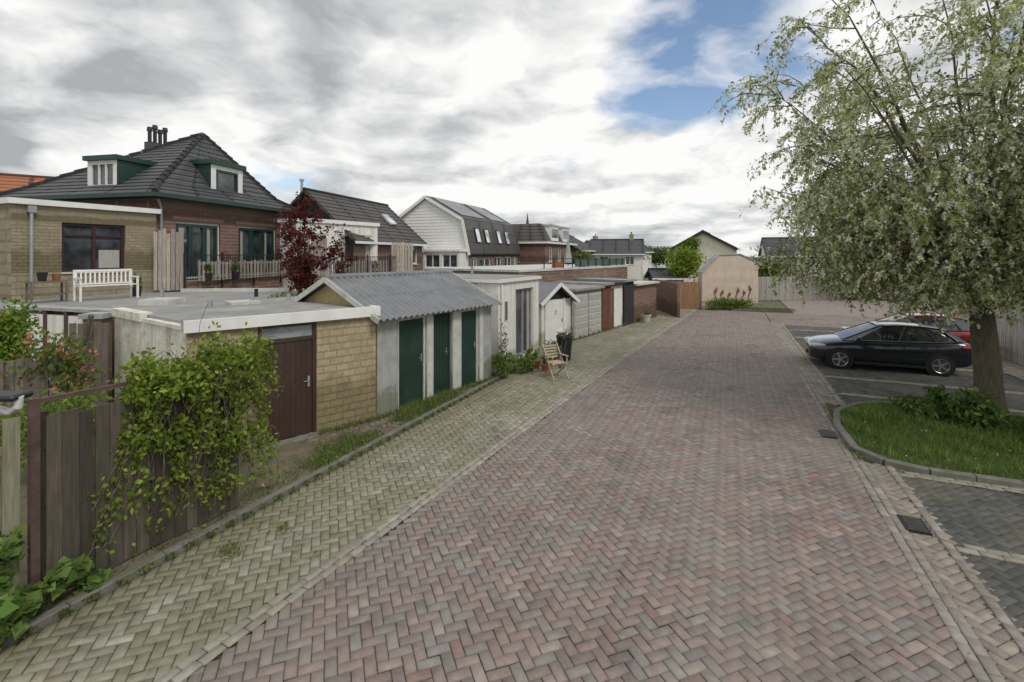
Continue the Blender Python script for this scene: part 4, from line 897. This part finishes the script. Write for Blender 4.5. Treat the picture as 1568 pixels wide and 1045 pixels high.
# ------------------------------------------------------------------ cars
def car(name,x,y,dir,col,scale=1.0):
    h=H(name,(x,y),dir=dir); h.e.scale=(scale,)*3
    m,nt,b=newmat(name+'_paint'); b.inputs['Base Color'].default_value=c4(col); b.inputs['Roughness'].default_value=.25; b.inputs['Coat Weight'].default_value=1; b.inputs['Coat Roughness'].default_value=.04; b.inputs['Metallic'].default_value=.4
    tg=glassmat('car_glass',(.012,.014,.016)); rub=mat('tyre_rubber',(.018,.018,.018),.8,.2,bmp=0); al=mat('alloy',(.55,.56,.58),.3,.1,metal=.9,bmp=0)
    st=[(2.17,.50,.36,.56),(2.12,.68,.27,.68),(1.95,.80,.22,.78),(1.6,.865,.2,.87),(1.15,.885,.2,.94),(.9,.89,.2,.965),(.3,.895,.2,.975),(-.5,.895,.2,.995),(-1.2,.89,.2,1.02),(-1.7,.87,.22,1.06),(-2.0,.82,.26,1.05),(-2.13,.74,.33,.98),(-2.16,.62,.42,.82)]
    g=h['body']; rings=[]
    for (X,w,zb,zt) in st:
        hh=zt-zb
        half=[(0,zb),(w*.8,zb),(w*.95,zb+.08*hh),(w*.985,zb+.25*hh),(w,zb+.55*hh),(w*.985,zb+.78*hh),(w*.93,zb+.95*hh),(w*.8,zt),(0,zt+.03)]
        rings.append([(X,yy,zz) for yy,zz in half]+[(X,-yy,zz) for yy,zz in half[-2:0:-1]])
    n=len(rings[0]); mi=g._m(m)
    for r in rings: g.v+=r
    for i in range(len(rings)-1):
        for j in range(n):
            g.f.append([i*n+j,i*n+(j+1)%n,(i+1)*n+(j+1)%n,(i+1)*n+j][::-1]); g.mi.append(mi); g.c.append((1,1,1))
    g.f.append(list(range(n))); g.mi.append(mi); g.c.append((1,1,1)); g.f.append([(len(rings)-1)*n+j for j in range(n)][::-1]); g.mi.append(mi); g.c.append((1,1,1))
    lo=[(1.22,.70,.945),(.85,.80,.965),(-.2,.81,.985),(-1.2,.80,1.02),(-1.75,.75,1.06),(-2.03,.60,1.03)]
    up=[(.22,.52,1.40),(.05,.57,1.43),(-.35,.60,1.46),(-.95,.585,1.44),(-1.4,.55,1.385),(-1.62,.49,1.34)]
    g=h['glasshouse']
    for s in (1,-1):
        for k in range(5):
            a,b2=lo[k],lo[k+1];c,d=up[k],up[k+1]; q=[(a[0],s*a[1],a[2]),(b2[0],s*b2[1],b2[2]),(d[0],s*d[1],d[2]),(c[0],s*c[1],c[2])]
            g.poly(q if s<0 else q[::-1],tg if k<4 else m)
    for k in (0,5):
        a,c=lo[k],up[k]; q=[(a[0],-a[1],a[2]),(a[0],a[1],a[2]),(c[0],c[1],c[2]),(c[0],-c[1],c[2])]; g.poly(q,tg)
    r=h['roof']; R3=[]
    for (X,w,z) in up: R3.append([(X,-w-.015,z-.01),(X,-w*.7,z+.025),(X,0,z+.04),(X,w*.7,z+.025),(X,w+.015,z-.01)])
    for i in range(5):
        for j in range(4): r.poly([R3[i][j],R3[i][j+1],R3[i+1][j+1],R3[i+1][j]],m)
    p=h['pillars']
    for s in (1,-1):
        for k,wd in ((0,.05),(2,.06),(3,.05),(4,.12)):
            a,c=lo[k],up[k]
            if k==2: a=(a[0]-.05,a[1],a[2]); c=(c[0]-.15,c[1],c[2])
            p.bar((a[0],s*(a[1]+.004),a[2]),(c[0],s*(c[1]+.006),c[2]),wd,.03,m if k in(0,4) else blackm)
        for k in range(4): p.bar((lo[k][0],s*(lo[k][1]+.01),lo[k][2]-.005),(lo[k+1][0],s*(lo[k+1][1]+.01),lo[k+1][2]-.005),.016,.02,al)
        for k in range(5): p.bar((up[k][0],s*(up[k][1]+.01),up[k][2]),(up[k+1][0],s*(up[k+1][1]+.01),up[k+1][2]),.03,.04,m)
        h['mirrors'].tube([(.82,s*.86,1.0),(.84,s*.96,1.03),(.84,s*1.03,1.02)],[.03,.08,.05],m,8)
        h['handles'].box(.0,.16,s*.895-.012,s*.895+.012,.80,.83,m); h['handles'].box(-.95,-.79,s*.893-.012,s*.893+.012,.82,.85,m)
        h['sill_trim'].box(-.9,.95,s*.885-.012,s*.885+.012,.2,.29,blackm)
        for X in (.62,-.38,-1.22): h['door_gaps'].box(X,X+.012,s*.896-.004,s*.896+.004,.34,.92,darkin)
        h['headlights'].tube([(2.1,s*.5,.66),(1.98,s*.68,.70),(1.72,s*.82,.74)],[.05,.07,.03],mat('lamp_glass',(.6,.62,.65),.1,bmp=0),8)
        h['tail_lights'].tube([(-2.13,s*.6,.87),(-2.0,s*.78,.89),(-1.82,s*.86,.90)],[.06,.07,.03],mat('tail_red',(.4,.01,.01),.2,bmp=0),8)
        for wx in (1.33,-1.27):
            w=h['wheels']
            w.tube([(wx,s*.9005,.325),(wx,s*.6,.325)],.375,darkin,24)
            w.tube([(wx,s*.68,.32),(wx,s*.70,.32),(wx,s*.89,.32),(wx,s*.912,.32)],[.28,.32,.32,.29],rub,24)
            w.tube([(wx,s*.9,.32),(wx,s*.915,.32)],.225,mat('rim_dark',(.05,.05,.05),.5),20)
            for a in np.arange(5)*2*math.pi/5: w.bar((wx,s*.922,.32),(wx+.21*math.cos(a),s*.918,.32+.21*math.sin(a)),.012,.05,al)
            ring=[(wx+.215*math.cos(a),s*.918,.32+.215*math.sin(a)) for a in np.linspace(0,2*math.pi,21)]; w.tube(ring,.012,al,5,cap=False)
    h['grille'].box(2.13,2.19,-.42,.42,.38,.5,blackm); h['number_plate'].box(2.18,2.2,-.25,.25,.4,.5,mat('yellow_plate',(.7,.5,.03),.4))
    return h.done(body=dict(smooth=True,sub=2),roof=dict(smooth=True))
car('parked_car',11.5,15.1,(-.93,.37),(.016,.021,.032),.94)
x,y=SW(5.9,21.6); car('parked_car',x,y,(-.91,.41),(.30,.02,.015),.95)

# ------------------------------------------------------------------ sky & light
sun_el,sun_az=math.radians(48),math.radians(140)
w=bpy.data.worlds.new('World'); scene.world=w; w.use_nodes=True; nt=w.node_tree
bg=nt.nodes['Background']; sky=nt.nodes.new('ShaderNodeTexSky'); sky.sky_type='NISHITA'; sky.sun_disc=False
sky.sun_elevation=sun_el; sky.sun_rotation=sun_az; nt.links.new(sky.outputs[0],bg.inputs[0]); bg.inputs[1].default_value=.15
tc=nt.nodes.new('ShaderNodeTexCoord').outputs['Generated']
sp=nt.nodes.new('ShaderNodeSeparateXYZ'); nt.links.new(tc,sp.inputs[0])
zc=math_(nt,'MAXIMUM',sp.outputs[2],0.0); den=math_(nt,'ADD',zc,.24)
cx_=math_(nt,'DIVIDE',sp.outputs[0],den); cy_=math_(nt,'DIVIDE',sp.outputs[1],den)
cb=nt.nodes.new('ShaderNodeCombineXYZ'); nt.links.new(cx_,cb.inputs[0]); nt.links.new(cy_,cb.inputs[1]); cb.inputs[2].default_value=8.2
def vop(op,a,b):
    n=nt.nodes.new('ShaderNodeVectorMath'); n.operation=op
    for i,v in enumerate((a,b)):
        if hasattr(v,'is_output'): nt.links.new(v,n.inputs[i])
        else: n.inputs[i].default_value=v
    return n
wn=nt.nodes.new('ShaderNodeTexNoise'); wn.inputs['Scale'].default_value=2.2; wn.inputs['Detail'].default_value=3; nt.links.new(cb.outputs[0],wn.inputs['Vector'])
wp=vop('MULTIPLY',vop('SUBTRACT',wn.outputs['Color'],(.5,.5,.5)).outputs[0],(.30,.30,0)).outputs[0]
pv=vop('ADD',cb.outputs[0],wp).outputs[0]
def off(v,dx,dy): return vop('ADD',v,(dx,dy,0)).outputs[0]
n1=noise(nt,pv,1.35,8,.53); n2=noise(nt,off(pv,.06,.12),1.35,8,.53); nb=noise(nt,pv,.6,2,.5)
shade=math_(nt,'MULTIPLY',math_(nt,'SUBTRACT',n1,n2),2.6)
def dotr(v,a,b):
    L=math.sqrt(sum(q*q for q in v)); d=vop('DOT_PRODUCT',tc,tuple(q/L for q in v)); return ramp(nt,d.outputs['Value'],a,b)
bright=dotr((130,740,235),.86,1.0)
base=ramp(nt,nb,.36,.62,(.58,)*3,(.88,)*3)
br_=math_(nt,'ADD',math_(nt,'ADD',base,shade),math_(nt,'MULTIPLY',bright,.12))
br_=math_(nt,'MINIMUM',math_(nt,'MAXIMUM',br_,.46),.985)
ccol=mixc(nt,ramp(nt,br_,.45,.88),(.90,.95,.985),(1,.997,.985))
bg2=nt.nodes.new('ShaderNodeBackground'); nt.links.new(ccol,bg2.inputs[0]); nt.links.new(br_,bg2.inputs[1])
hole=dotr((350,740,355),.958,.998)
cov=math_(nt,'SUBTRACT',math_(nt,'ADD',n1,.20),math_(nt,'MULTIPLY',hole,.205))
covr=ramp(nt,cov,.48,.60)
mx=nt.nodes.new('ShaderNodeMixShader'); nt.links.new(covr,mx.inputs[0]); nt.links.new(bg.outputs[0],mx.inputs[1]); nt.links.new(bg2.outputs[0],mx.inputs[2])
nt.links.new(mx.outputs[0],nt.nodes['World Output'].inputs[0])
sl=bpy.data.lights.new('sun','SUN'); sl.energy=1.5; sl.angle=math.radians(14); sl.color=(1,.96,.9); so=bpy.data.objects.new('sun',sl); COL.objects.link(so)
sd=Vector((math.sin(sun_az)*math.cos(sun_el),math.cos(sun_az)*math.cos(sun_el),math.sin(sun_el))); so.rotation_euler=sd.to_track_quat('Z','Y').to_euler(); so.location=(0,0,30)

cam=bpy.data.cameras.new('camera'); co=bpy.data.objects.new('camera',cam); COL.objects.link(co)
cam.sensor_width=36; cam.lens=17; cam.shift_y=-.0845; cam.clip_end=1500; cam.clip_start=.1
co.location=(0,0,3.5); co.rotation_euler=(math.radians(90),0,0); scene.camera=co
scene.view_settings.view_transform='Standard'; scene.view_settings.look='None'; scene.view_settings.exposure=0
